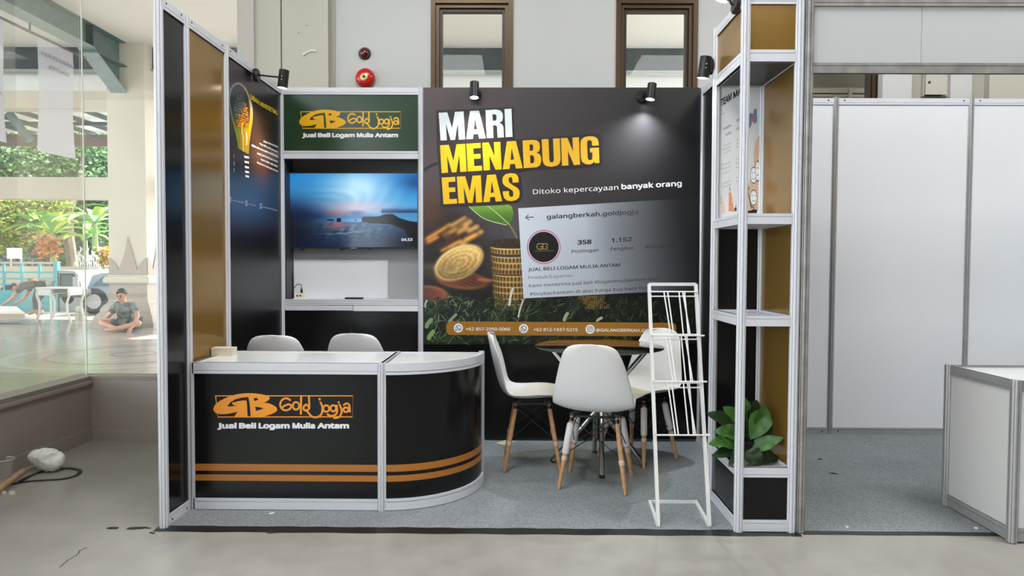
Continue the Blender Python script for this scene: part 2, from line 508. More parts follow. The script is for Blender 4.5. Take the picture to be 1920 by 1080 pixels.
def logo(art, fx, fy, gold, white, k):
    # drawn in a 1920x600 sketch space, mapped by fx, fy; k = pixel size of a sketch unit
    T = lambda pts: [(fx(x), fy(y)) for x, y in pts]
    fr = 12 * k
    art.stroke(T([(145, 142), (1690, 142), (1685, 378), (172, 380), (145, 142)]), fr, gold, smooth=False)
    art.layer()
    def sm(pts, n=4):
        q = []; m = len(pts)
        for i in range(m):
            p0, p1, p2, p3 = pts[i - 1], pts[i], pts[(i + 1) % m], pts[(i + 2) % m]
            for kk in range(n):
                t = kk / n
                q.append(tuple(.5 * (2 * p1[j] + (p2[j] - p0[j]) * t + (2 * p0[j] - 5 * p1[j] + 4 * p2[j] - p3[j]) * t * t + (3 * p1[j] - p0[j] - 3 * p2[j] + p3[j]) * t ** 3) for j in (0, 1)))
        return q
    def smo(pts, n=4):
        q = []; m = len(pts)
        for i in range(m - 1):
            p0, p1, p2, p3 = pts[max(i - 1, 0)], pts[i], pts[i + 1], pts[min(i + 2, m - 1)]
            for kk in range(n):
                t = kk / n
                q.append(tuple(.5 * (2 * p1[j] + (p2[j] - p0[j]) * t + (2 * p0[j] - 5 * p1[j] + 4 * p2[j] - p3[j]) * t * t + (3 * p1[j] - p0[j] - 3 * p2[j] + p3[j]) * t ** 3) for j in (0, 1)))
        return q
    up = smo([(352, 383), (392, 320)], 1) + smo([(392, 320), (330, 335), (270, 345), (210, 348), (165, 342), (135, 322), (120, 290), (135, 250), (170, 215), (230, 180), (300, 150), (370, 128), (450, 116), (540, 112), (620, 118), (690, 130), (740, 148), (755, 165), (745, 185), (720, 205)]) + smo([(720, 205), (688, 220)], 1) + smo([(688, 220), (740, 225), (790, 245), (825, 268), (838, 292), (830, 315), (790, 340), (740, 358), (690, 373), (640, 381), (560, 383)]) + [(540, 383)]
    art.poly([T(up), T([(280, 255), (310, 215), (370, 180), (440, 162), (515, 155), (530, 240), (541, 372), (505, 372), (500, 260), (494, 196), (470, 192), (400, 202), (325, 220), (345, 247), (392, 250), (335, 260), (285, 262)]),
              T([(575, 165), (605, 167), (625, 172), (618, 190), (590, 198), (578, 195)]), T([(592, 265), (640, 270), (690, 283), (640, 300), (600, 312)])], gold)
    wd = 22 * k
    art.stroke(T([(985, 190), (955, 172), (915, 174), (885, 200), (872, 240), (885, 280), (920, 303), (960, 300), (992, 275), (995, 250), (965, 238), (925, 252), (893, 275)]), wd, gold)
    art.stroke(T([(1050 + 36 * cos(t * pi / 5), 255 + 42 * sin(t * pi / 5)) for t in range(10)]), wd, gold, close=True)
    art.stroke(T([(1108, 148), (1105, 345)]), wd, gold, False)
    art.stroke(T([(1190, 262), (1165, 240), (1140, 262), (1135, 290), (1160, 308), (1197, 285), (1198, 215), (1196, 148)]), wd, gold)
    art.stroke(T([(1165, 300), (1195, 340), (1230, 375), (1280, 383), (1325, 360), (1345, 320), (1345, 260), (1325, 215)]), wd, gold)
    art.ell(fx(1315), fy(180), 14 * k, 14 * k, gold, 12)
    art.stroke(T([(1390 + 34 * cos(t * pi / 5), 285 + 36 * sin(t * pi / 5)) for t in range(10)]), wd, gold, close=True)
    art.stroke(T([(1470 + 32 * cos(t * pi / 5), 282 + 34 * sin(t * pi / 5)) for t in range(10)]), wd, gold, close=True)
    art.stroke(T([(1508, 252), (1512, 325), (1480, 362), (1430, 365), (1405, 350)]), wd, gold)
    art.stroke(T([(1540, 242), (1560, 290), (1560, 340), (1530, 382), (1480, 392)]), wd, gold)
    art.ell(fx(1530), fy(215), 13 * k, 13 * k, gold, 12)
    art.stroke(T([(1612 + 28 * cos(t * pi / 5), 298 + 26 * sin(t * pi / 5)) for t in range(10)]), wd, gold, close=True)
    art.stroke(T([(1588, 245), (1618, 228), (1648, 245), (1655, 320)]), wd, gold)
    main = art.take()
    art.layer()
    words = [('Jual', 172, 375), ('Beli', 415, 595), ('Logam', 635, 972), ('Mulia', 1015, 1258), ('Antam', 1297, 1640)]
    for wd_, a, b in words:
        art.text(wd_, (fx(a), fy(505)), (fx(b), fy(505)), 0, white, .05, up=(0, fy(425) - fy(505)))
    return main, art.take()

# ------------------------------------------------------------------ system wall pieces
def post_profile(cx, cy, r=.020, g=.0028, dp=.006, sc=1.0, n=8):
    pts = []
    for k in range(n):
        a = 2 * pi * k / n + pi / n * 0
        t = Vector((-sin(a), cos(a))); nn = Vector((cos(a), sin(a)))
        hw = r * math.tan(pi / n) * .97
        c = Vector((cx, cy))
        for (tt, rr) in ((-hw, r), (-g / 2, r), (-g / 2, r - dp), (g / 2, r - dp), (g / 2, r), (hw, r)):
            q_ = c + nn * rr * sc + t * tt * sc
            pts.append((q_.x, q_.y))
    return pts
def post(root, x, y, z0=0.0, z1=2.5, m=None, r=.020):
    mb = MB(); mb.prism(post_profile(x, y, r), z0, z1)
    return obj('post', mb, m or M['alu'], root)
def rail(root, p0, p1, z0, z1, lip='down', m=None, t=.022, inset=.017):
    # beam with a grip strip on the side where the panel slots in
    d = (Vector(p1[:2]) - Vector(p0[:2])).normalized() * inset
    a = Vector(p0[:2]) + d; b = Vector(p1[:2]) - d
    mb = MB(); lh = (z1 - z0) * .27; gp = .0028
    mb.seg(a, b, t * .6, z0, z1)
    if lip == 'down':
        mb.seg(a, b, t, z0 + lh + gp, z1); mb.seg(a, b, t, z0, z0 + lh)
    elif lip == 'up':
        mb.seg(a, b, t, z0, z1 - lh - gp); mb.seg(a, b, t, z1 - lh, z1)
    else:
        mb.seg(a, b, t, z0, z0 + lh); mb.seg(a, b, t, z0 + lh + gp, z1 - lh - gp); mb.seg(a, b, t, z1 - lh, z1)
    return obj('rail', mb, m or M['alu'], root)
def bolts(root, p0, p1, z, side=1, ins=.06):
    d = (Vector(p1[:2]) - Vector(p0[:2])).normalized(); n = Vector((-d.y, d.x)) * side
    for c in (Vector(p0[:2]) + d * ins, Vector(p1[:2]) - d * ins):
        mb = MB()
        c0 = c + n * .0108; c1 = c + n * .0122
        mb.tube([(c0.x, c0.y, z), (c1.x, c1.y, z)], .0055, 8)
        obj('bolt', mb, M['black_hole'], root)
def panel(root, p0, p1, z0, z1, m, t=.004, name='panel', off=0.0):
    d = (Vector(p1[:2]) - Vector(p0[:2])).normalized() * .012
    a = Vector(p0[:2]) + d; b = Vector(p1[:2]) - d
    mb = MB(); mb.seg(a, b, t, z0, z1, off)
    return obj(name, mb, m, root)
XL, XR, YF, Y2, Y3, YB = -1.675, 1.295, 3.256, 3.514, 3.990, 4.933
YW = 5.35            # inner face of the hall's end wall
GX, GY = -3.02, 4.876  # glass corner of the hall

# ================================================================== SETTING: hall
mb = MB(); mb.box(-3.2, 9, -7, 5.6, -.12, 0); struct('floor', mb, M['concrete'])
mb = MB(); mb.box(-3.3, 9.1, -7.1, 5.8, 4.75, 4.95); struct('ceiling', mb, M['white_wall'])
mb = MB(); mb.box(9, 9.15, -7.1, 5.6, 0, 4.75); struct('wall_right', mb, M['far_wall'])
mb = MB(); mb.box(-3.2, 9.1, -7.15, -7, 0, 4.75); struct('wall_front', mb, M['far_wall'])
for lo in hall_fill_lamps:
    x, y, z = lo.location
    t = thing('added_ceiling_light', (x, y, 4.66), 'added square white ceiling light panel, out of view above the ' + {(-.6, 2.4): 'black and gold stand front', (3.2, 2.6): 'neighbouring stand front', (-1.2, -1.2): 'aisle beside the glass wall', (2.6, -1.2): 'middle of the aisle', (6.2, 1.5): 'far right of the hall', (.7, -4.5): 'back of the hall'}[(round(x, 1), round(y, 1))], 'light', 'added hall fill lights')
    m2 = MB(); m2.box(x - .64, x + .64, y - .64, y + .64, 4.69, 4.75); obj('housing', m2, M['paper'], t)
# low walls under the glass
low_m = mat('taupe_painted_wall', (.34, .30, .265, 1), .55, noise=.1, nscale=3)
mb = MB(); mb.box(GX - .14, GX, -7, GY + .14, 0, .405); mb.box(GX - .14, GX + .012, -7, GY, 0, .09); mb.box(GX - .14, GX + .02, -7, GY, .405, .425)
o = struct('wall_left', mb, low_m)
mb = MB(); mb.box(GX - .14, GX + .0, -7, GY + .14, .425, .455); mb.box(GX, PY(445, 600, GY)[0] + .1, GY, GY + .14, .425, .455); struct('trim_1', mb, mat('dark_taupe_sill', (.24, .21, .18, 1), .5))
mb = MB(); mb.box(GX, -1.9, GY, GY + .14, 0, .425); mb.box(GX + .012, -1.9, GY - .012, GY, 0, .084); struct('wall_back_low', mb, low_m)
# glass panes
mb = MB(); mb.box(GX - .075, GX - .065, 1.9, GY + .06, .455, 4.75); struct('window_1', mb, M['glass'])
mb = MB(); mb.box(GX - .075, GX - .065, -1.4, 1.88, .455, 4.75); struct('window_2', mb, M['glass'])
mb = MB(); mb.box(GX - .075, GX - .065, -7, -1.42, .455, 4.75); struct('window_3', mb, M['glass'])
mb = MB(); mb.box(GX - .06, PY(446, 600, GY)[0], GY + .065, GY + .075, .455, 4.75); struct('window_4', mb, M['glass'])
mb = MB(); mb.box(GX - .071, GX - .064, GY + .063, GY + .070, .455, 4.75); struct('trim_2', mb, mat('clear_joint', (.62, .60, .52, 1), .3))
# pilasters of the end wall
def wbox(x0, x1, yfr, yb=None, z0=0, z1=4.75):
    m2 = MB(); m2.box(PY(x0, 60, yfr)[0], PY(x1, 60, yfr)[0], yfr, yb or YW + .3, z0, z1); return m2
struct('wall_pilaster', wbox(444.5, 476, 5.28), M['pink_beige'])
struct('trim_3', wbox(476, 478.5, 5.30), mat('yellow_edge_strip', (.75, .62, .42, 1), .4))
struct('wall_pilaster', wbox(478.5, 526, 5.30), M['beige_wall'])
struct('trim_4', wbox(526, 528.5, 5.34), M['brown_dark'])
struct('wall_pilaster', wbox(528.5, 615, 5.29), M['beige_wall'])
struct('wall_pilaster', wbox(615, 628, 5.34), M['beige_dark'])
# end wall with window openings
WX = [(808, 962), (1155, 1308), (1502, 1655)]
wx = [(PY(a, 60, YW)[0], PY(b, 60, YW)[0]) for a, b in WX]
edges = [PY(628, 60, YW)[0]] + [v for p in wx for v in p] + [9.0]
mb = MB()
for i in range(0, len(edges), 2): mb.box(edges[i], edges[i + 1], YW, YW + .25, 0, 4.75)
WZ0, WZ1 = 2.2, PY(880, -2, YW)[2]
for a, b in wx:
    mb.box(a, b, YW, YW + .25, 0, WZ0); mb.box(a, b, YW, YW + .25, WZ1, 4.75)
struct('wall_back', mb, M['white_wall'])
def fr(mb, x0, x1, z0, z1, t, y0, y1):
    mb.box(x0, x0 + t, y0, y1, z0, z1); mb.box(x1 - t, x1, y0, y1, z0, z1)
    mb.box(x0 + t, x1 - t, y0, y1, z1 - t, z1); mb.box(x0 + t, x1 - t, y0, y1, z0, z0 + t)
for i, (a, b) in enumerate(wx):
    g = thing('window_%d' % (i + 5), ((a + b) / 2, YW, WZ0), None, None); g['kind'] = 'structure'
    mb = MB(); fr(mb, a, b, WZ0, WZ1, .034, YW - .012, YW + .12); obj('outer_frame', mb, M['brown_frame'], g)
    mb = MB(); fr(mb, a + .036, b - .036, WZ0 + .036, WZ1 - .036, .026, YW + .01, YW + .1); obj('sash', mb, M['brown_frame'], g)
    mb = MB(); fr(mb, a + .064, b - .064, WZ0 + .064, WZ1 - .064, .020, YW + .03, YW + .09); obj('glazing_bead', mb, M['brown_dark'], g)
    mb = MB(); mb.box(a + .084, b - .084, YW + .055, YW + .06, WZ0 + .08, WZ1 - .08); obj('pane', mb, M['glass'], g)
# pieces of the end wall seen over the neighbouring stand
struct('wall_pier', wbox(1657, 1712, 5.27, YW + .01), M['white_wall'])
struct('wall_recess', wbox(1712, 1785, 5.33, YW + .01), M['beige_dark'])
struct('wall_pier', wbox(1785, 1825, 5.27, YW + .01), M['white_wall'])
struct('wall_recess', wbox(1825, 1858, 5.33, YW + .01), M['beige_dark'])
struct('wall_pier', wbox(1858, 2300, 5.27, YW + .01), M['beige_wall'])
t = thing('electric_box', PY(1755, 150, 5.3), 'beige metal electric box with round lock above neighbouring stand wall', 'box')
a = PY(1731, 180, 5.3); b = PY(1781, 120, 5.3)
mb = MB(); mb.box(a[0], b[0], 5.30, 5.33, a[2], b[2] + .2); obj('cabinet_body', mb, M['beige_wall'], t)
a2 = PY(1736, 178, 5.28); b2 = PY(1777, 120, 5.28)
mb = MB(); mb.box(a2[0], b2[0], 5.285, 5.298, a2[2] + .004, b2[2] + .2); obj('door', mb, M['beige_wall'], t)
mb = MB(); mb.box(a[0] + .008, a2[0], 5.296, 5.299, a2[2] - .006, b[2] + .2); mb.box(a[0] + .008, b2[0] - .03, 5.296, 5.299, a2[2] - .006, a2[2] + .004); obj('shadow_gap', mb, M['black_hole'], t)
c = PY(1743, 154, 5.28)
mb = MB(); mb.tube([(c[0], 5.286, c[2]), (c[0], 5.278, c[2])], .009, 12); obj('lock', mb, M['brown_frame'], t)

# fire alarm fittings
c = PY(686, 148, YW)
RX = Matrix.Rotation(pi / 2, 4, 'X')
t = thing('fire_alarm_bell', (c[0], YW, c[2]), 'round red fire alarm bell on white wall above the television', 'alarm bell')
mb = MB(); mb.lathe([(.070, 0), (.074, .012), (.073, .03), (.066, .046), (.05, .058), (.028, .064), (.012, .065)], (c[0], YW, c[2]), 36, RX); obj('gong', mb, M['red'], t, True)
mb = MB(); mb.lathe([(.028, .062), (.028, .067), (.02, .069)], (c[0], YW, c[2]), 24, RX); obj('centre_plate', mb, M['brass'], t)
mb = MB(); mb.lathe([(.009, .066), (.009, .074), (.004, .076)], (c[0], YW, c[2]), 12, RX); obj('bolt', mb, M['black_soft'], t)
c = PY(684, 101, YW)
t = thing('alarm_lamp', (c[0], YW, c[2]), 'small dark red round alarm indicator lamp on white wall above red bell', 'alarm lamp')
mb = MB(); mb.lathe([(.046, 0), (.046, .012), (.042, .016)], (c[0], YW, c[2]), 32, RX); obj('base', mb, M['black_soft'], t, True)
mb = MB(); mb.lathe([(.040, .014), (.038, .026), (.028, .04), (.012, .046), (.001, .047)], (c[0], YW, c[2]), 32, RX); obj('lens', mb, M['dark_red'], t, True)
# drill holes and filler scar on the pilaster
for i, (x, y) in enumerate([(560, 48), (575, 48), (560, 62), (577, 62), (497, 62)]):
    c = PY(x, y, 5.29); mb = MB(); mb.tube([(c[0], 5.2895, c[2]), (c[0], 5.2885, c[2])], .004 if i in (1, 2) else .0028, 8)
    o = struct('wall_hole', mb, M['black_hole'] if i in (1, 2) else M['beige_dark'])
pts = [PY(x, y, 5.286) for x, y in [(568, 104), (570, 102), (576, 98), (584, 95), (591, 95), (594, 97)]]
mb = MB(); mb.tube(pts, [.010, .012, .008, .009, .011, .006], 6)
tag(obj('filler_scar', mb, M['putty']), 'patch of white filler and chipped plaster on beige pilaster', 'plaster patch')
for (x, y, s_) in [(569, 105, 2.2), (592, 98, 2.0)]:
    pass

# ================================================================== CARPETS and black tape
mb = MB(); mb.box(XL + .02, 1.315, 3.262, 5.18, 0, .004)
tag(obj('carpet', mb, M['carpet']), 'grey needle-felt carpet under the black and gold stand', 'carpet')
mb = MB(); mb.box(1.36, 4.4, 3.262, 5.18, 0, .004)
tag(obj('carpet', mb, M['carpet']), 'grey needle-felt carpet inside the white neighbouring stand', 'carpet')
tapem = mat('black_tape', (.012, .012, .012, 1), .35, bump=.3, bscale=30)
mb = MB()
n = 60; x0, x1 = XL - .03, 1.33
top = [(x0 + (x1 - x0) * i / n, 3.268 + .003 * sin(i * 1.7) + .002 * sin(i * .6)) for i in range(n + 1)]
bot = [(x0 + (x1 - x0) * i / n, 3.205 + .003 * sin(i * .9)) for i in range(n + 1)]
for i in range(n):
    (a, b), (c, d), (e, f), (g, h) = top[i], top[i + 1], bot[i + 1], bot[i]
    mb.add([(a, b, .0055), (c, d, .0055), (e, f, .0012), (g, h, .0012)], [(0, 3, 2, 1)])
tag(obj('floor_tape', mb, tapem), 'black tape sealing the front carpet edge of the black and gold stand', 'tape')
mb = MB()
x0, x1 = 1.345, 4.4
for i in range(40):
    u0, u1 = i / 40, (i + 1) / 40
    a, c = x0 + (x1 - x0) * u0, x0 + (x1 - x0) * u1
    y0, y1 = 3.262 + .002 * sin(i), 3.262 + .002 * sin(i + 1)
    mb.add([(a, y0, .0055), (c, y1, .0055), (c, y1 - .035, .0012), (a, y0 - .035, .0012)], [(0, 3, 2, 1)])
tag(obj('floor_tape', mb, tapem), 'black tape along carpet edge of the white neighbouring stand', 'tape')

# ================================================================== LEFT SIDE WALL
t = thing('partition_wall', (XL, YF, 0), 'left side wall of the stand with black, gold and light-bulb poster panels', 'partition')
for y in (YF, Y2, Y3): post(t, XL, y)
post(t, XL, YB)
segs = [(YF, Y2), (Y2, Y3), (Y3, YB)]
for i, (a, b) in enumerate(segs):
    rail(t, (XL, a), (XL, b), 2.448, 2.498, 'down'); rail(t, (XL, a), (XL, b), 0.002, .055, 'up')
    bolts(t, (XL, a), (XL, b), 2.482, -1, .055); bolts(t, (XL, a), (XL, b), .022, -1, .055)
    p = panel(t, (XL, a), (XL, b), .05, 2.452, [M['black_panel'], M['gold_panel'], M['black_panel']][i])
    if i == 1: p['label'] = 'glossy gold-brown panel'
    if i == 2: poster_l = p; p['label'] = 'dark poster panel with glowing light bulb print'
# --- light bulb poster
A = Art(planeX(XL + .0022)); A.w = .0002
zx = lambda x: 410 + x / 3.377
zy = lambda y: 100 + y / 3.377
def lerp(a, b, t): t = max(0, min(1, t)); return tuple(a[i] + (b[i] - a[i]) * t for i in range(len(a)))
def bgl(x, y):
    u = (x - 427) / 96; 
    c = lerp((34, 28, 30), (30, 24, 26), u)
    g = math.exp(-(((x - 492) / 22) ** 2 + ((y - 240) / 55) ** 2))
    c = lerp(c, (128, 72, 36), g * .95)
    g = math.exp(-(((x - 470) / 75) ** 2 + ((y - 340) / 45) ** 2))
    c = lerp(c, (52, 84, 128), g * .75)  # blue reflection of the television, painted into the poster colours
    c = lerp(c, (12, 12, 14), (y - 372) / 50)
    return C(*c)
A.grid(0, 0, 0, 0, 40, 120, lambda u, v: bgl(427 + 96 * u, 100 + 520 * v + 60 * (1 - u) * (v - .5) * 0), quad=[(425.5, 112), (521.5, 183), (523.5, 640), (430, 700)])
obj('poster_background', A.take(), M['print'], poster_l)
A.layer()
def spl(pts, n=5):
    q = []; m = len(pts)
    for i in range(m - 1):
        p0, p1, p2, p3 = pts[max(i - 1, 0)], pts[i], pts[i + 1], pts[min(i + 2, m - 1)]
        for k in range(n):
            t_ = k / n
            q.append(tuple(.5 * (2 * p1[j] + (p2[j] - p0[j]) * t_ + (2 * p0[j] - 5 * p1[j] + 4 * p2[j] - p3[j]) * t_ * t_ + (3 * p1[j] - p0[j] - 3 * p2[j] + p3[j]) * t_ ** 3) for j in (0, 1)))
    return q + [pts[-1]]
bulb = spl([(122, 600), (118, 560), (100, 480), (80, 400), (66, 330), (63, 270), (74, 225), (95, 194), (122, 183), (152, 196), (180, 235), (203, 290), (216, 360), (214, 430), (205, 490), (196, 560), (190, 640)])
Z = lambda L: [(zx(x), zy(y)) for x, y in L]
def bc(x, y):
    X = (x - 410) * 3.377; Y = (y - 100) * 3.377; u = (X - 75) / 130
    c = lerp((96, 130, 156), (206, 170, 130), u)
    lo = lerp((58, 128, 58), (214, 156, 20), u)
    return C(*lerp(c, lo, (Y - 330) / 130), .75)
A.poly([Z(bulb)], [bc(x, y) for x, y in Z(bulb)])
A.layer()
inner = spl([(132, 600), (124, 540), (108, 480), (90, 400), (76, 330), (73, 275), (83, 235), (101, 207), (122, 197), (148, 208), (172, 243), (190, 295), (199, 360), (196, 430), (186, 490), (180, 560), (176, 625)])
def ic(X, Y):
    u = (X - 80) / 110
    c = lerp((30, 36, 42), (66, 50, 42), u)
    lo = lerp((34, 104, 44), (196, 134, 12), u * 1.25)
    return C(*lerp(c, lo, (Y - 400) / 80), .8)
vs_ = []; 
nI = 40
for j in range(nI + 1):
    Y = 199 + (604 - 199) * j / nI
    L_ = [p for p in inner[:len(inner) * 8 // 17]]; R__ = [p for p in inner[len(inner) * 8 // 17:]]
    xl = min(L_, key=lambda p: abs(p[1] - Y))[0]; xr = min(R__, key=lambda p: abs(p[1] - Y))[0]
    for i in range(9): vs_.append((xl + (xr - xl) * i / 8, Y))
A.mb.add([A.P(zx(x), zy(y), A.w) for x, y in vs_], [(j * 9 + i, (j + 1) * 9 + i, (j + 1) * 9 + i + 1, j * 9 + i + 1) for j in range(nI) for i in range(8)], [ic(x, y) for x, y in vs_])
A.layer()
brain = spl([(104, 400), (94, 360), (97, 315), (110, 282), (130, 264), (150, 270), (168, 296), (181, 345), (187, 400), (183, 450), (168, 472), (154, 452), (142, 470), (122, 462), (108, 436), (104, 400)])
def brc(X, Y): return lerp((58, 82, 80), (196, 104, 20), (X - 118) / 50 + (Y - 380) / 110)
A.poly([Z(brain)], [C(*[v * .35 for v in brc(x, y)]) for x, y in brain])
A.layer()
rr = random.Random(3)
from mathutils.geometry import intersect_point_tri_2d
def inside(x, y, P_):
    c_ = False
    for i in range(len(P_)):
        (x1, y1), (x2, y2) = P_[i - 1], P_[i]
        if (y1 > y) != (y2 > y) and x < (x2 - x1) * (y - y1) / (y2 - y1) + x1: c_ = not c_
    return c_
for gy__ in range(272, 472, 13):
    for gx__ in range(94, 190, 11):
        x, y = gx__ + rr.uniform(-3, 3), gy__ + rr.uniform(-4, 4) + (gx__ - 140) * .3
        if not inside(x, y, brain): continue
        f = rr.uniform(.75, 1.15); c = [min(255, v * f) for v in brc(x, y)]; ro = rr.uniform(-.9, .9)
        A.ell(zx(x), zy(y), 7.4 / 3.377, 5.6 / 3.377, C(*[v * .62 for v in c]), 12, rot=ro); A.w += .000003
        A.ell(zx(x - 1), zy(y - 2), 5.2 / 3.377, 3.4 / 3.377, C(*[min(255, v * 1.12) for v in c]), 12, rot=ro); A.w += .000003
A.layer()
A.stroke(Z([(140, 440), (140, 505), (132, 520), (134, 610)]), 1.0, C(120, 90, 30))
A.stroke(Z([(148, 440), (147, 505), (154, 522), (156, 620)]), 1.0, C(240, 200, 90))
A.stroke(Z([(176, 500), (178, 540), (176, 580)]), 1.6, C(255, 240, 170))
for k, yy in enumerate([648, 680, 712, 742, 770]):
    A.poly([Z([(160 + k * 2, yy), (192, yy + 6), (192, yy + 18), (164 + k * 2, yy + 14)])], C(235, 225, 205))
for k in range(3): A.poly([Z([(96, 640 + 44 * k), (99, 640 + 44 * k), (99, 665 + 44 * k), (96, 665 + 44 * k)])], C(150, 165, 180))
obj('printed_bulb', A.take(), M['print'], poster_l)
A.layer()
yel = C(250, 190, 20); wh = C(235, 235, 235)
A.text('UBAH', (470.5, 185.5), (486, 196.5), 0, yel, .03, up=(-1.0, -13))
A.text('MINDSETMU', (488.5, 198), (520, 215.5), 0, yel, .03, up=(-.8, -11.5))
lines = [('Jangan beli emas ketika', 494, 266, 521, 277), ('harga sedang naik atau turun.', 486.5, 270.5, 521, 286.5), ('Belilah ketika kamu sudah memiliki dana.', 472, 274, 521, 295), ('Jangan jual kembali atau buyback', 482, 288.5, 521, 305), ('emasmu dalam waktu dekat.', 489, 300, 521, 314), ('Kecuali kamu butuh dana darurat.', 482, 306, 521, 323)]
for s_, a, b, c, d in lines: A.text(s_, (a, b), (c, d), 0, wh, .04, up=(0, -5.2))
for x, y, s_, x2, y2 in [(431.5, 374, '+62 857-2950-0066', 457, 381.5), (462, 381, '+62 812-1937-5215', 480, 387), (489, 386.5, '@GALANGBERKAH.GOLDJOGJA', 520, 396)]:
    A.ell(x, y, 1.9, 5.2, C(190, 200, 215), 16, hole=.7)
    A.text(s_, (x + 3.5, y + 2.5), (x2, y2), 0, C(150, 160, 175), .02, up=(0, -3.6))
obj('lettering', A.take(), M['print'], poster_l)

# ================================================================== BACK WALL with the gold saving poster
t = thing('partition_wall', (.3, YB, 0), 'back wall of the stand with large coin and grass poster reading MARI MENABUNG EMAS', 'partition')
XM = -.686
post(t, XM, YB); post(t, XR, YB)
mb = MB(); mb.box(XM + .018, XR - .018, YB - .012, YB + .012, .02, .70); p = obj('panel', mb, M['black_panel'], t); p['label'] = 'plain black lower panel'
mb = MB(); mb.box(XM + .018, XR - .018, YB - .014, YB + .012, .702, 2.497); pp = obj('panel', mb, mat('poster_backing', (.05, .045, .045, 1), .35), t); pp['label'] = 'large printed poster panel'
YP = YB - .014
A = Art(planeY(YP)); A.w = .0002; A.clip = (794, 1311.5)
def g2(x, y, cx, cy, sx, sy): return math.exp(-(((x - cx) / sx) ** 2 + ((y - cy) / sy) ** 2))
def bgp(x, y):
    u = (x - 794) / 518
    c = lerp((82, 69, 72), (58, 54, 56), u * 2)
    if u > .5: c = lerp((58, 54, 56), (24, 24, 26), (u - .5) * 1.9)
    v = (y - 163) / 482
    c = lerp(c, (92, 86, 92), g2(x, y, 930, 420, 60, 60) * .8)
    c = lerp(c, (22, 17, 14), g2(x, y, 840, 470, 60, 60) * .9)
    c = lerp(c, (96, 58, 30), g2(x, y, 810, 400, 26, 40) * .8)
    c = lerp(c, (20, 20, 20), g2(x, y, 1250, 560, 200, 80))
    c = lerp(c, (12, 16, 10), (y - 535) / 25)
    c = lerp(c, (58, 74, 30), g2(x, y, 830, 640, 60, 16) * .6)
    return C(*[v * .9 for v in c])
A.grid(794, 1311.5, 164, 645.5, 130, 120, bgp)
obj('poster_background', A.take(), M['print'], pp)
A.layer()
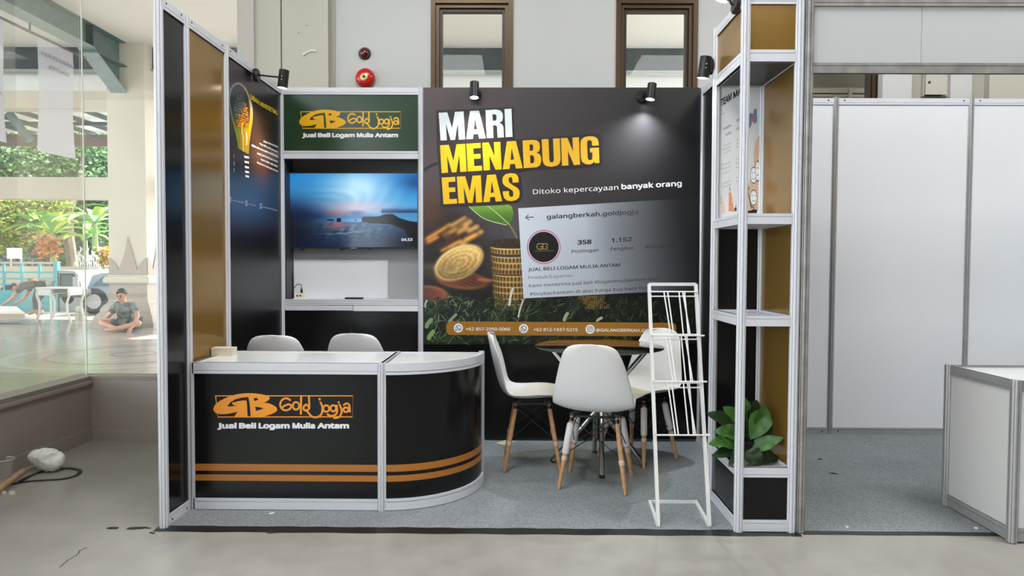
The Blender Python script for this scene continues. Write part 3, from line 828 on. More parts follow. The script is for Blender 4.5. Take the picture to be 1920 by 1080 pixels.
# blurred photograph of coins, soil and the coin stack: colour evaluated point by point
def soft_photo():
    r_ = np.random.RandomState(4)
    NX_, NY_ = 250, 250
    gx, gy_ = np.meshgrid(np.linspace(794, 985, NX_), np.linspace(372, 592, NY_))
    col = np.zeros((NY_, NX_, 3)); al = np.zeros((NY_, NX_))
    def over(c, m):
        nonlocal col, al
        m = np.clip(m, 0, 1); c = np.asarray(c, float)
        col = col * (1 - m[..., None]) + c * m[..., None]; al = al + (1 - al) * m
    def sm(d, f): return 1 / (1 + np.exp(-d / f))
    def ellm(cx, cy, rx, ry, rot, f):
        dx, dy = gx - cx, gy_ - cy; u = dx * cos(rot) + dy * sin(rot); v = -dx * sin(rot) + dy * cos(rot)
        return sm((1 - np.sqrt((u / rx) ** 2 + (v / ry) ** 2)) * min(rx, ry), f), u / rx, v / ry
    def barm(cx, cy, l, wd, rot, f):
        dx, dy = gx - cx, gy_ - cy; u = dx * cos(rot) + dy * sin(rot); v = -dx * sin(rot) + dy * cos(rot)
        return sm(l / 2 - abs(u), f) * sm(wd / 2 - abs(v), f), u, v
    # dark ground behind the coins
    m, _, _ = ellm(838, 470, 74, 70, 0, 9); over((27, 20, 18), m * .96)
    m, _, _ = ellm(805, 395, 26, 30, .5, 9); over((104, 62, 34), m * .7)
    m, _, _ = ellm(840, 540, 90, 40, 0, 8); over((22, 17, 15), m)
    m, _, _ = ellm(925, 560, 90, 30, 0, 8); over((16, 16, 12), m)
    for k in range(5):
        m, _, _ = barm(903 + 11 * k, 440 - 2 * k, 60, 4, -1.2, 2.6); over((112, 104, 106), m * .45)
    # stacked blurred coins seen edge-on
    for (x, y, l, wd_, a, c) in [(812, 444, 62, 9, -.55, (120, 72, 28)), (806, 452, 50, 12, -.5, (62, 38, 20)), (858, 428, 62, 12, -.55, (120, 84, 42)), (868, 440, 66, 12, -.52, (90, 60, 30)), (850, 450, 70, 10, -.5, (48, 30, 18)), (872, 452, 62, 9, -.45, (126, 84, 38)),
                             (822, 436, 52, 5, -.55, (208, 138, 60)), (812, 450, 24, 7, -.5, (216, 134, 54)), (846, 462, 44, 5, -.47, (226, 150, 66)), (884, 446, 26, 9, -.5, (222, 152, 70)), (869, 457, 12, 7, -.4, (206, 150, 74)), (860, 416, 36, 8, -.55, (196, 146, 84)), (878, 420, 20, 9, -.5, (176, 136, 84)), (868, 432, 26, 9, -.5, (188, 142, 84)), (888, 430, 26, 9, -.5, (190, 146, 90)), (902, 436, 11, 9, -.4, (206, 158, 88)), (850, 434, 16, 7, -.5, (170, 116, 52)), (842, 424, 9, 8, 0, (150, 110, 60))]:
        m, u, v = barm(x, y, l, wd_, a, 1.5); sh = (1.0 - .35 * (v / wd_ * 2))[..., None]
        over(np.array(c) * sh, m * .92)
    # dull coins lying left
    m, u, v = ellm(812, 507, 31, 12, .12, 1.6); over(np.array((70, 60, 44)) * (1 - .2 * v[..., None]), m)
    m, u, v = ellm(812, 513, 30, 9, .1, 1.6); over((46, 38, 28), m * .7)
    m, u, v = ellm(868, 526, 47, 16, .08, 1.2); over(np.array((150, 88, 54)) * np.ones_like(u)[..., None], m)
    m, u, v = ellm(868, 525, 44.5, 13.6, .08, 1.2); n_ = np.sin(gx * .6) * np.sin(gy_ * .9 + gx * .2); over(np.array((88, 46, 30)) * (1 + .25 * n_ - .25 * u)[..., None], m)
    m, u, v = barm(910, 525, 30, 5, .08, 1.3); over((196, 116, 74), m * .8)
    m, u, v = ellm(806, 550, 33, 14, .1, 1.1); over((176, 110, 78), m)
    m, u, v = ellm(804, 551.5, 32, 13, .1, 1.1); over(np.array((96, 50, 36)) * (1 + .3 * u)[..., None], m)
    # big tilted gold coin: rim, face, relief
    m, u, v = ellm(861, 492, 49, 30, -.45, 1.0); over(np.array((206, 178, 116)) * (1.02 - .16 * v - .1 * u)[..., None], m)
    m, u, v = ellm(862, 492.5, 45, 26, -.45, 1.0)
    rad = np.sqrt(u * u + v * v); relief = .10 * np.sin(gx * .55 + 1.3 * np.sin(gy_ * .35)) * np.sin(gy_ * .5 + 1.1 * np.sin(gx * .3)) + .10 * np.sin(rad * 24)
    over(np.array((166, 134, 78)) * (1.05 + .30 * u - .28 * v + relief)[..., None], m)
    m, u, v = ellm(847, 502, 16, 11, -.4, 1.2); over(np.array((196, 168, 112)) * (1 + .2 * v)[..., None], m * .55)
    m, u, v = ellm(846, 503, 10, 7, -.4, 1.2); over((136, 106, 62), m * .7)
    m, u, v = barm(880, 478, 30, 3, -.5, 1.5); over((214, 190, 136), m * .4)
    # reeded coin stack
    rows = [(919, 462, 1.0), (920, 478, .92), (922, 489, .9), (921, 500, .8), (923, 513, .88), (923, 524, .82), (924, 534, .82), (924, 545, .84), (925, 556, .72), (927, 566, .55)]
    m, u, v = ellm(952, 458, 36, 10, 0, .7); n_ = r_.rand(NY_, NX_); over((34 + 60 * (n_ ** 4))[..., None] * np.array((1, .8, .62)), m * (gy_ < 470))
    for x0, y0, f in rows:
        xc = x0 + 38; du = (gx - xc) / 38; yc = y0 + 5.5 * np.sqrt(np.clip(1 - du ** 2, 0, 1))
        ins = sm(1 - abs(du) - 0 * du, .012) ; top = sm(gy_ - yc + 1.2, .45) * sm(yc + 10.2 - gy_, .5)
        shade = .42 + .68 * np.sqrt(np.clip(1 - (du + .12) ** 2, 0, 1))
        th = np.arcsin(np.clip(du, -1, 1)); rid = .5 + .5 * np.sin(th * 34)
        rim = np.exp(-((gy_ - yc) / 1.15) ** 2) + .6 * np.exp(-((gy_ - yc - 9.3) / .8) ** 2)
        body = np.array((122, 90, 42))[None, None] * (.45 + .95 * rid)[..., None]
        c = body * (1 - np.clip(rim, 0, 1))[..., None] + np.array((232, 200, 132))[None, None] * np.clip(rim, 0, 1)[..., None]
        c = c * (shade * f)[..., None]
        over(c, ins * top)
        line = np.exp(-((gy_ - yc - 10.6) / .6) ** 2) * ins; over((18, 12, 8), line * .9)
    al = al * sm(gx - 794, .5) * sm(gy_ - 378, 5)
    n_ = 1 + .05 * (r_.rand(NY_, NX_) - .5); col = col * n_[..., None]
    bgc = np.array([[bgp(gx[j, i], gy_[j, i])[:3] for i in range(NX_)] for j in range(NY_)])
    c = np.clip(col, 0, 255) / 255.0; L_ = np.where(c <= .04045, c / 12.92, ((c + .055) / 1.055) ** 2.4) * KP
    out = bgc * (1 - al[..., None]) + L_ * al[..., None]
    out = np.concatenate([np.clip(out, 0, .88), np.ones((NY_, NX_, 1))], 2).reshape(-1, 4)
    A.mb.add([A.P(x, y, A.w) for x, y in zip(gx.ravel(), gy_.ravel())], [(j * NX_ + i, (j + 1) * NX_ + i, (j + 1) * NX_ + i + 1, j * NX_ + i + 1) for j in range(NY_ - 1) for i in range(NX_ - 1)], [tuple(v) for v in out])
rr = random.Random(5)
A.stroke([(797, 318), (812, 309), (838, 303)], 6, C(34, 30, 32)); A.layer()
soft_photo(); A.layer()
for i, y in enumerate([553, 562, 570]):
    x0_, x1_ = 1082 + i * 8, 1134 - i * 3
    A.poly([[(x0_, y), (x0_ + 14, y + 3), (x1_, y + 2), (x1_, y + 10), (x0_ + 14, y + 11), (x0_ + 2, y + 8)]], C(70, 52, 24)); A.w += .000006
    A.stroke([(x0_, y), (x0_ + 14, y + 3), (x1_, y + 2)], 1.5, C(120, 94, 48))
    for k in range(11): A.poly([[(x0_ + 3 + 4 * k, y + 4), (x0_ + 5 + 4 * k, y + 4), (x0_ + 5 + 4 * k, y + 9), (x0_ + 3 + 4 * k, y + 9)]], C(112, 86, 44))
    A.w += .000006
obj('printed_coins', A.take(), M['print'], pp)
A.layer()
# leaf and stalk
A.stroke([(955, 421), (962, 432), (969, 446)], 2.6, C(104, 124, 60)); A.layer()
leafo = [(878, 386), (890, 398), (908, 410), (930, 419), (950, 422), (960, 414), (963, 400), (960, 388), (950, 381), (925, 379), (900, 382)]
A.poly([leafo], [C(*lerp((120, 158, 60), (66, 104, 36), (y - 384) / 22)) for x, y in leafo]); A.layer()
A.stroke([(912, 384), (932, 400), (955, 421)], 1.4, C(178, 190, 120))
A.stroke([(878, 386), (908, 410), (950, 422)], 1.2, C(190, 200, 150))
obj('printed_leaf', A.take(), M['print'], pp)
A.layer()
# grass blades
for k in range(1500):
    x = rr.uniform(796, 1306); d = rr.random()
    y = 556 + 90 * d
    xf = (x - 796) / 510
    dim = 1 - .55 * xf
    if rr.random() < xf * .35: continue
    L = rr.uniform(8, 26) * (.7 + .5 * d); a = rr.gauss(.75, .5)
    if rr.random() < .3: a = -a
    ex, ey = x + L * sin(a), y - L * cos(a)
    if ey < 545 + (0 if rr.random() < .3 else 8): continue
    if ex < 795 or ex > 1310 or y > 645: continue
    wd_ = rr.uniform(.8, 2.2)
    c = rr.choice([(46, 62, 34), (60, 80, 44), (34, 48, 26), (84, 104, 62), (24, 34, 20), (20, 28, 18), (110, 128, 92), (54, 70, 36)])
    c = [v * dim for v in c]
    mx_, my_ = (x + ex) / 2 + rr.uniform(-2, 2), (y + ey) / 2 - 1
    nx, ny = cos(a) * wd_, sin(a) * wd_
    A.w += .0000004
    A.mb.add([A.P(*q_, A.w) for q_ in [(x - nx / 2, y - ny / 2), (x + nx / 2, y + ny / 2), (mx_ + nx / 2, my_ + ny / 2), (ex, ey), (mx_ - nx / 2, my_ - ny / 2)]], [(0, 1, 2, 4), (4, 2, 3)], [C(*c)] * 5)
A.layer()
for (x, y, ex, ey, wd_, c) in [(955, 572, 961, 542, 4, (190, 196, 176)), (972, 594, 981, 563, 3, (176, 184, 160)), (797, 575, 800, 564, 4, (150, 160, 140)), (842, 604, 855, 590, 5, (120, 138, 100)), (1058, 600, 1064, 588, 6, (138, 150, 120)), (804, 634, 812, 622, 8, (120, 146, 92)), (800, 612, 808, 600, 8, (110, 138, 88)), (1120, 601, 1128, 596, 5, (150, 158, 130))]:
    A.stroke([(x, y), ((x + ex) / 2 - 1, (y + ey) / 2), (ex, ey)], wd_, C(*c)); A.w += .000005
o = obj('printed_grass', A.take(), M['print'], pp); o['kind'] = 'stuff'
A.layer()
# contact bar
def rbox(x0, y0, x1, y1, r, n=6):
    P_ = []
    for cx, cy, a0 in ((x1 - r, y0 + r, -pi / 2), (x1 - r, y1 - r, 0), (x0 + r, y1 - r, pi / 2), (x0 + r, y0 + r, pi)):
        for k in range(n + 1): a = a0 + pi / 2 * k / n; P_.append((cx + r * cos(a), cy + r * sin(a)))
    return P_
bar = [(x, y + (x - 838) * .0065) for x, y in rbox(837, 602.5, 1268, 628, 8)]
A.poly([bar], C(146, 100, 30))
obj('contact_bar', A.take(), M['print'], pp)
A.layer()
W_ = C(232, 230, 226)
icd = C(70, 70, 74)
for ix, iy, kind in [(859.5, 615, 0), (981.8, 616, 0), (1106.5, 617.3, 1)]:
    A.ell(ix, iy, 8.6, 8.6, W_, 28)
    A.w += .00002
    if kind == 0:
        A.ell(ix, iy, 5.6, 5.6, icd, 24, hole=.80)
        A.stroke([(ix - 5.4, iy + 5.4), (ix - 4.2, iy + 2.4)], 1.2, icd, False)
        A.stroke([(ix - 2.2, iy - 2.6), (ix - 1.4, iy + .4), (ix + .4, iy + 2.0), (ix + 2.8, iy + 2.2)], 1.5, icd)
    else:
        A.stroke([(ix - 4.6, iy - 3.2), (ix - 3.2, iy - 4.6), (ix + 3.2, iy - 4.6), (ix + 4.6, iy - 3.2), (ix + 4.6, iy + 3.2), (ix + 3.2, iy + 4.6), (ix - 3.2, iy + 4.6), (ix - 4.6, iy + 3.2), (ix - 4.6, iy - 3.2)], 1.1, icd, False)
        A.ell(ix, iy, 2.5, 2.5, icd, 18, hole=.6); A.ell(ix + 2.9, iy - 2.9, .7, .7, icd, 8)
A.text('+62 857-2950-0066', (873.5, 619.5), (956.5, 619.9), 0, W_, .012, up=(0, -8.2))
A.text('+62 812-1937-5215', (1000.5, 620.5), (1083, 621.0), 0, W_, .012, up=(0, -8.2))
A.text('@GALANGBERKAH.GOLDJOGJA', (1117.5, 621.5), (1254, 622.5), 0, W_, .012, up=(0, -8.0))
obj('lettering', A.take(), M['print'], pp)
A.layer()
# headline
dk = C(38, 31, 34)
for q_ in ([(818, 207), (963.5, 200.5), (965, 262), (1124, 250), (1130, 258), (1129, 308), (1090, 314), (1000, 318), (968, 324), (977, 332), (980, 368), (972, 380), (945, 384), (826, 389), (824, 330), (819, 270)],):
    A.poly([q_], dk)
A.layer()
A.glyphs('MARI', [(822.5, 211.5), (959, 203.8), (961, 256.5), (826, 263.5)], C(206, 216, 226))
def gy(x, y): return C(*lerp((226, 174, 14), (206, 156, 40), (x - 900) / 200))
A.glyphs('MENABUNG', [(825, 272.5), (1122, 255), (1124, 306.5), (828, 324.5)], gy)
A.glyphs('EMAS', [(828, 333), (973, 324.5), (975, 375.5), (831.5, 383)], lambda x, y: C(226, 170, 16))
obj('headline_lettering', A.take(), M['print'], pp)
A.text('Ditoko kepercayaan', (999.5, 364.2), (1159.5, 355.5), 0, C(226, 230, 230), 0.0, up=(-.8, -13.2))
A.text('banyak orang', (1166, 354.8), (1278, 348.2), 0, C(232, 240, 240), .02, up=(-.8, -13.6))
obj('lettering', A.take(), M['print'], pp)
A.layer()
# profile card
def cardc(u, v):
    c = lerp((182, 188, 200), (150, 154, 162), u * 1.9)
    c = lerp(c, (30, 30, 32), (u - .34 - .10 * v) * 1.75)
    return C(*c)
A.grid(0, 0, 0, 0, 60, 20, cardc, quad=[(971.5, 390.5), (1306, 371), (1306, 543), (981.5, 559.5)])
obj('profile_card', A.take(), M['print'], pp)
A.layer()
tx = C(34, 34, 38); tg = C(72, 74, 80)
ang = lambda x: -(x - 985) * .055
A.stroke([(985.5, 408), (1000, 407)], 1.6, tx, False); A.stroke([(990.5, 403), (985.5, 408), (991.5, 412)], 1.6, tx, False)
A.text('galangberkah.goldjogja', (1025.5, 410.5), (1196, 400.8), 0, lambda x, y: C(*lerp((30, 30, 34), (58, 58, 62), (x - 1080) / 110)), .018, up=(-.5, -11.2))
A.text('358', (1083.5, 458.5), (1108.5, 457.2), 0, tx, .03, up=(0, -11.4))
A.text('1.152', (1147, 454.5), (1184, 452), 0, C(40, 42, 46), .02, up=(0, -11.2))
A.text('Postingan', (1072, 474.5), (1122, 471.5), 0, tx, .005, up=(0, -8.6))
A.text('Pengikut', (1145, 470), (1188, 467.3), 0, C(46, 48, 52), .005, up=(0, -8.6))
A.text('Mengikuti', (1211.5, 466), (1262, 463), 0, C(38, 36, 38), 0, up=(0, -8.4))
A.text('JUAL BELI LOGAM MULIA ANTAM', (990.5, 508.6), (1162.5, 499.5), 0, tx, .012, up=(-.3, -8.8))
A.text('Produk/Layanan', (991, 523.4), (1073, 519.2), 0, C(98, 100, 108), 0, up=(0, -8.4))
A.text('Kami menerima jual beli #logammuliaantam dan', (992, 538.8), (1234, 525.2), 0, lambda x, y: C(*lerp((42, 44, 50), (30, 30, 34), (x - 1100) / 90)), 0.0, up=(-.3, -8.6))
A.text('#buybackantam di atas harga buy back butik', (993, 554.2), (1224, 541.6), 0, lambda x, y: C(*lerp((42, 44, 50), (30, 30, 34), (x - 1100) / 90)), 0.0, up=(-.3, -8.6))
obj('lettering', A.take(), M['print'], pp)
A.layer()
A.ell(1019.5, 463, 31.5, 32, C(160, 84, 120), 44, hole=.94)
A.ell(1019.5, 463, 29.6, 30, C(196, 198, 206), 44); A.w += .00002
A.ell(1019.5, 463, 28.2, 28.6, C(20, 17, 18), 44); A.layer()
gl = C(150, 130, 80)
A.stroke([(1017, 457), (1010, 457), (1007, 460), (1007, 464), (1010, 467), (1016, 467), (1017, 463), (1013, 462.5)], 1.5, gl)
A.stroke([(1018, 457), (1026, 457), (1027, 460), (1023, 462), (1027, 464), (1026, 467), (1018, 467), (1018, 457)], 1.5, gl, False)
A.stroke([(1003, 471), (1038, 470)], .8, C(120, 104, 70), False)
obj('printed_emblem', A.take(), M['print'], pp)

# ================================================================== TELEVISION BAY
XA = XL + .020
t = thing('display_unit', (XL + .5, YB, 0), 'television bay with green-lit logo fascia, white shelf rail and black base panels', 'display unit')
p0, p1 = (XL, YB), (XM, YB)
rail(t, p0, p1, 2.448, 2.497, 'down')
p = panel(t, p0, p1, 2.05, 2.452, mat('dark_green_fascia', (.018, .050, .022, 1), .2, bump=.05, bscale=4, bdist=.002)); p['label'] = 'dark green fascia panel with yellow logo'
fasc = p
rail(t, p0, p1, 1.999, 2.054, 'up')
rail(t, p0, p1, .966, 1.006, 'none')
mb = MB(); mb.box(XL + .02, -1.17, YB - .012, YB + .006, .928, .962); obj('rail', mb, M['alu'], t)
mb = MB(); mb.box(-1.165, XM - .018, YB - .014, YB + .006, .924, .963); obj('rail', mb, M['white_panel'], t)
mb = MB(); mb.box(XL + .018, -1.19, YB - .004, YB + .004, .02, .925); obj('panel', mb, M['black_panel'], t)
mb = MB(); mb.box(-1.187, XM - .018, YB - .004, YB + .004, .02, .925); obj('panel', mb, M['black_panel'], t)
YN = 5.115
mb = MB(); mb.box(XL + .004, XM, YB + .012, YN + .005, .985, 1.003); obj('shelf', mb, M['white_panel'], t)
mb = MB(); mb.box(XL + .016, XL + .024, YB + .02, YN, 1.003, 2.02); obj('side_panel', mb, M['dark_niche'], t)
mb = MB(); mb.box(XM - .012, XM - .004, YB + .02, YN, 1.003, 2.02); obj('side_panel', mb, M['dark_niche'], t)
mb = MB(); mb.box(XL + .024, XM - .012, YN, YN + .008, 1.003, 1.86); p = obj('back_panel', mb, M['niche_wall'], t); p['label'] = 'pale grey back panel'
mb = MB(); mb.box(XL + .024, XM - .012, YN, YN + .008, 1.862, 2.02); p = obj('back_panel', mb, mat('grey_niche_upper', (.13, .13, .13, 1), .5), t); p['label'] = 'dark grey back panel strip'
a = PY(546.5, 300, YN - .004); mb = MB(); mb.box(a[0] - .004, a[0] + .008, YN - .012, YN, 1.003, 2.02); obj('corner_strip', mb, M['alu_grey'], t)
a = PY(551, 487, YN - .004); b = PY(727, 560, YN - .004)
mb = MB(); mb.box(a[0], b[0], YN - .004, YN, 1.004, a[2]); p = obj('board', mb, M['white_panel'], t); p['label'] = 'thin pale sheet standing in for light on the back panel'  # pale sheet added in place of light falling on the back panel
mb = MB(); mb.box(XL, XM, YB + .012, YN + .01, 2.02, 2.04); obj('top_cover', mb, M['dark_niche'], t)
A = Art(planeY(YB - .002)); A.w = .0002
fx = lambda x: 564 + (x - 145) * (187.5 / 1545)
fy = lambda y: 209.5 + (y - 142) * (30.8 / 236)
m1, m2 = logo(A, fx, fy, C(250, 186, 10, .95), C(240, 244, 235), .1235)
obj('logo', m1, M['print'], fasc); obj('lettering', m2, M['print'], fasc)

# ---- television
YT = 5.045
a = PY(537.5, 323.5, YT); 
tvx0 = a[0]; tvz1 = a[2]; tvz0 = PY(660, 466.5, YT)[2]; tvx1 = XM - .022
t = thing('television', ((tvx0 + tvx1) / 2, YT, tvz0), 'flat black television showing a blue sunset beach screensaver', 'television')
mb = MB(); mb.box(tvx0, tvx1, YT, YT + .012, tvz0, tvz1); mb.box(tvx0 + .1, tvx1 - .1, YT + .012, YT + .04, tvz0 + .06, tvz1 - .1)
obj('case', mb, M['black_soft'], t)
mb = MB(); mb.box(tvx0 + .3, tvx1 - .3, YT + .04, YN, tvz0 + .15, tvz1 - .2); obj('bracket', mb, M['black_soft'], t)
for px in (565, 640, 663, 693):
    c = PY(px, 467, YT); mb = MB(); mb.box(c[0] - .014, c[0] + .014, YT + .002, YT + .02, tvz0 - .012 if px < 645 else tvz0 - .006, tvz0); obj('foot_mount', mb, M['black_soft'], t)
mb = MB(); mb.box((tvx0 + tvx1) / 2 - .02, (tvx0 + tvx1) / 2 + .02, YT - .002, YT, tvz0 + .001, tvz0 + .007); obj('badge', mb, M['alu_grey'], t)
A = Art(planeY(YT)); A.w = .0006
rr = random.Random(9)
def tvc(u, v):
    ang_ = math.atan2(u - .5, .72 - v); cl = .5 + .5 * sin(17 * ang_ + 5 * sin(6 * (v + u)) + 3 * sin(11 * v))
    if v < .655:
        c = lerp((30, 130, 205), (90, 180, 230), v * 1.6)
        c = lerp(c, (190, 232, 250), g2(u, v, .52, .20, .24, .24) * .9 + .2 * (cl - .3) * g2(u, v, .5, .35, .42, .28))
        c = lerp(c, (222, 196, 214), g2(u, v, .50, .47, .30, .10) * .9)
        c = lerp(c, (246, 150, 140), g2(u, v, .35, .54, .14, .03) * .9)
        c = lerp(c, (24, 70, 132), g2(u, v, .0, .55, .26, .2) + g2(u, v, 1.0, .12, .13, .12) * .8)
        c = lerp(c, (84, 120, 176), g2(u, v, .53, .535, .06, .03) + g2(u, v, .56, .59, .16, .035) * .9 + g2(u, v, .9, .50, .16, .04) * .8)
        c = lerp(c, (20, 50, 100), g2(u, v, .12, .58, .2, .07) * .8)
        if v > .47 + .02 * sin(30 * u) and u > .72: c = lerp(c, (24, 52, 96), .8 * min(1, (v - .47) * 20) * (1 if v < .535 else .3))
    else:
        c = lerp((74, 116, 150), (14, 40, 78), (v - .64) / .34)
        c = lerp(c, (214, 130, 142), g2(u, v, .38, .70, .09, .06) * .85)
        rip = .5 + .5 * sin(170 * v + 6 * sin(23 * u + 40 * v) + 30 * u); rip2 = .5 + .5 * sin(90 * u + 60 * v + 7 * sin(31 * v))
        c = lerp(c, (150, 180, 205), .42 * rip * rip2 * g2(u, v, .5, .78, .3, .13))
        c = lerp(c, (8, 26, 54), .5 * (1 - rip) * g2(u, v, .45, .85, .5, .2))
        wv = abs(v - (.79 + .03 * sin(7 * u - .6) + .006 * sin(60 * u)))
        c = lerp(c, (160, 190, 215), .6 * math.exp(-(wv / .009) ** 2) * g2(u, v, .45, .8, .22, 1))
        c = lerp(c, (14, 16, 26), (u - .62) * 2.2 * (v - .6) * 3)
    vg = g2(u, v, 0, .8, .30, .42)
    c = lerp(c, (5, 9, 24), vg * .92)
    return tuple(lin(max(0, x)) for x in c) + (1,)
A.grid(0, 0, 0, 0, 260, 150, tvc, quad=[(540, 325), (782.5, 325), (782.5, 463), (540.8, 464)])
def K_(r, g, b): return (lin(r), lin(g), lin(b), 1)
A.layer()
tu = lambda u: 540 + 242.5 * u
tv_ = lambda v: 325 + 139 * v
A.poly([[(tu(.57), tv_(.60)), (tu(.58), tv_(.585)), (tu(.7), tv_(.58)), (tu(.76), tv_(.55)), (tu(.81), tv_(.55)), (tu(.86), tv_(.60)), (tu(.93), tv_(.64)), (tu(1), tv_(.66)), (tu(1), tv_(1)), (tu(.97), tv_(1)), (tu(.9), tv_(.76)), (tu(.8), tv_(.69)), (tu(.66), tv_(.675)), (tu(.57), tv_(.655))]], K_(10, 12, 18))
A.poly([[(tu(.295), tv_(.64)), (tu(.30), tv_(.622)), (tu(.345), tv_(.62)), (tu(.365), tv_(.64))]], K_(14, 24, 44))
A.poly([[(tu(.375), tv_(.655)), (tu(.378), tv_(.605)), (tu(.408), tv_(.603)), (tu(.412), tv_(.655))]], K_(12, 20, 38))
A.poly([[(tu(.512), tv_(.64)), (tu(.515), tv_(.625)), (tu(.53), tv_(.625)), (tu(.535), tv_(.64))]], K_(20, 36, 60))
A.layer()
A.text('04.53', (752.8, 451.8), (773, 451.6), 0, K_(225, 232, 240), .02, up=(0, -7.4))
o = obj('screen', A.take(), M['screen'], t); o['label'] = 'lit screen with sunset beach picture'

# ---- remote, socket block and cables
c = PY(664, 560, 5.0)
t = thing('remote_control', (c[0], 5.0, 1.003), 'slim black remote control lying on the white shelf under the television', 'remote control')
mb = MB(); mb.box(c[0] - .064, c[0] + .064, 4.985, 5.02, 1.003, 1.017); obj('case', mb, M['black_soft'], t)
mb = MB()
for k in range(9): mb.box(c[0] - .055 + .012 * k, c[0] - .048 + .012 * k, 4.994, 5.01, 1.017, 1.0185)
obj('buttons', mb, M['alu_grey'], t)
c = PY(563, 560, 5.04)
t = thing('socket_block', (c[0], 5.04, 1.003), 'cream power socket block on the white shelf under television left side', 'socket')
mb = MB(); mb.box(c[0] - .034, c[0] + .026, 5.01, 5.07, 1.003, 1.045); obj('body', mb, M['cream_plastic'], t)
mb = MB(); mb.box(c[0] - .05, c[0] + .05, 5.0, 5.075, 1.003, 1.008); obj('base_plate', mb, M['paper'], t)
for dx in (-.012, .010):
    mb = MB(); mb.tube([(c[0] + dx, 5.0095, 1.026), (c[0] + dx, 5.0088, 1.026)], .007, 10); obj('socket_hole', mb, M['black_soft'], t)
t2 = thing('plug_lead', (c[0], 5.04, 1.045), 'short black plug lead bending out of the cream socket block', 'cable')
mb = MB(); mb.lathe([(.006, 0), (.009, .004), (.009, .016), (.005, .034)], (c[0] + .01, 5.04, 1.045), 12); obj('plug', mb, M['black_soft'], t2, True)
pts = [(c[0] + .01, 5.04, 1.076), (c[0] + .009, 5.04, 1.10), (c[0] - .004, 5.04, 1.112), (c[0] - .025, 5.042, 1.105), (c[0] - .05, 5.05, 1.08), (c[0] - .062, 5.06, 1.06), (c[0] - .068, 5.08, 1.02), (c[0] - .078, 5.085, 1.007)]
mb = MB(); mb.tube(pts, .0028, 6); obj('wire', mb, M['black_soft'], t2, True)
mb = MB()
bx = PY(545, 500, 5.08)[0]
for k, (amp, ph, dx) in enumerate([(.012, 0, 0), (.010, 1.6, .006), (.014, 3, -.002)]):
    pts = [(bx + dx + amp * sin(ph + 5 * i / 14), 5.085 + .01 * sin(i * .7 + k), 1.008 + (tvz0 + .03 - 1.008) * i / 14) for i in range(15)]
    mb.tube(pts, .0035, 6)
mb.tube([(bx, 5.08, 1.012), (bx - .02, 5.03, 1.008), (bx - .04, 4.99, 1.008), (bx + .03, 4.98, 1.008), (bx + .05, 5.02, 1.008)], .0035, 6)
tag(obj('television_cable', mb, M['black_soft'], None, True, base=(bx, 5.085, 1.003)), 'bundle of black cables hanging below the left side of television', 'cable')
# ================================================================== RECEPTION COUNTER
YC, YCB = 3.50, 3.975
CX0, CX1 = XL + .024, -.688
CT = .752
t = thing('reception_counter', ((CX0 + CX1) / 2, YC, 0), 'straight black reception counter with orange logo, two gold stripes and white top', 'counter')
post(t, CX1, YC, 0, CT, r=.018); post(t, CX1, YCB, 0, CT, r=.018); post(t, CX0 + .02, YCB, 0, CT, r=.018); 
mb = MB(); mb.box(CX0, CX0 + .012, YC - .011, YC + .011, 0, CT); obj('end_strip', mb, M['alu'], t)
def crail(z0, z1, lip):
    return rail(t, (CX0 - .012, YC), (CX1, YC), z0, z1, lip)
crail(.696, CT, 'down'); crail(.003, .060, 'up')
rail(t, (CX0, YCB), (CX1, YCB), .696, CT, 'down'); rail(t, (CX0, YCB), (CX1, YCB), .003, .06, 'up')
rail(t, (CX0 + .01, YC), (CX0 + .01, YCB), .696, CT, 'down')
rail(t, (CX1, YC), (CX1, YCB), .696, CT, 'down')
mb = MB(); mb.box(CX0 + .006, CX1 - .012, YC - .002, YC + .002, .055, .70); cp = obj('panel', mb, M['black_panel'], t); cp['label'] = 'black front panel with orange logo and two gold stripes'
mb = MB(); mb.box(CX0 + .012, CX1 - .014, YC + .006, YCB - .004, CT - .012, CT - .003); obj('counter_top', mb, M['white_top'], t)
A = Art(planeY(YC - .002)); A.w = .0002
fx = lambda x: 380 + x / 6
fy = lambda y: 720 + y / 6
m1, m2 = logo(A, fx, fy, C(232, 138, 34), C(214, 214, 216), 1 / 6)
obj('logo', m1, M['print'], cp); obj('lettering', m2, M['print'], cp)
SZ = [PY(500, y, YC)[2] for y in (871.5, 884.5, 891.5, 903)]
STR = mat('gold_stripe_vinyl', C(160, 100, 36), .3)
for a, b in ((1, 0), (3, 2)):
    mb = MB(); mb.box(CX0 + .008, CX1 - .017, YC - .0028, YC - .0019, SZ[a], SZ[b]); obj('stripe', mb, STR, cp)

# curved quarter counter
R = YCB - YC; ccx, ccy = CX1 + .010, YCB
t = thing('curved_counter', (ccx, ccy, 0), 'black quarter-round counter end with gold stripes and white rim', 'counter')
post(t, ccx + R - .002, ccy + .016, 0, CT + .004, r=.016)
mb = MB(); mb.box(CX1 + .018, CX1 + .024, YC - .006, YC + .02, 0, CT); obj('end_strip', mb, M['alu'], t)
def arc(r0, r1, z0, z1, a0=1.5, a1=88.5, n=40):
    mb = MB()
    for i in range(n + 1):
        a = radians(a0 + (a1 - a0) * i / n)
        for r, z in ((r0, z0), (r1, z0), (r1, z1), (r0, z1)): mb.v.append((ccx + r * sin(a), ccy - r * cos(a), z))
    for i in range(n):
        for k in range(4): mb.f.append((4 * i + k, 4 * (i + 1) + k, 4 * (i + 1) + (k + 1) % 4, 4 * i + (k + 1) % 4))
    mb.f += [(3, 2, 1, 0), (4 * n, 4 * n + 1, 4 * n + 2, 4 * n + 3)]
    return mb
cpn = obj('panel', arc(R - .003, R + .001, .055, .70), M['black_panel'], t, True); cpn['label'] = 'curved black panel with two gold stripes'
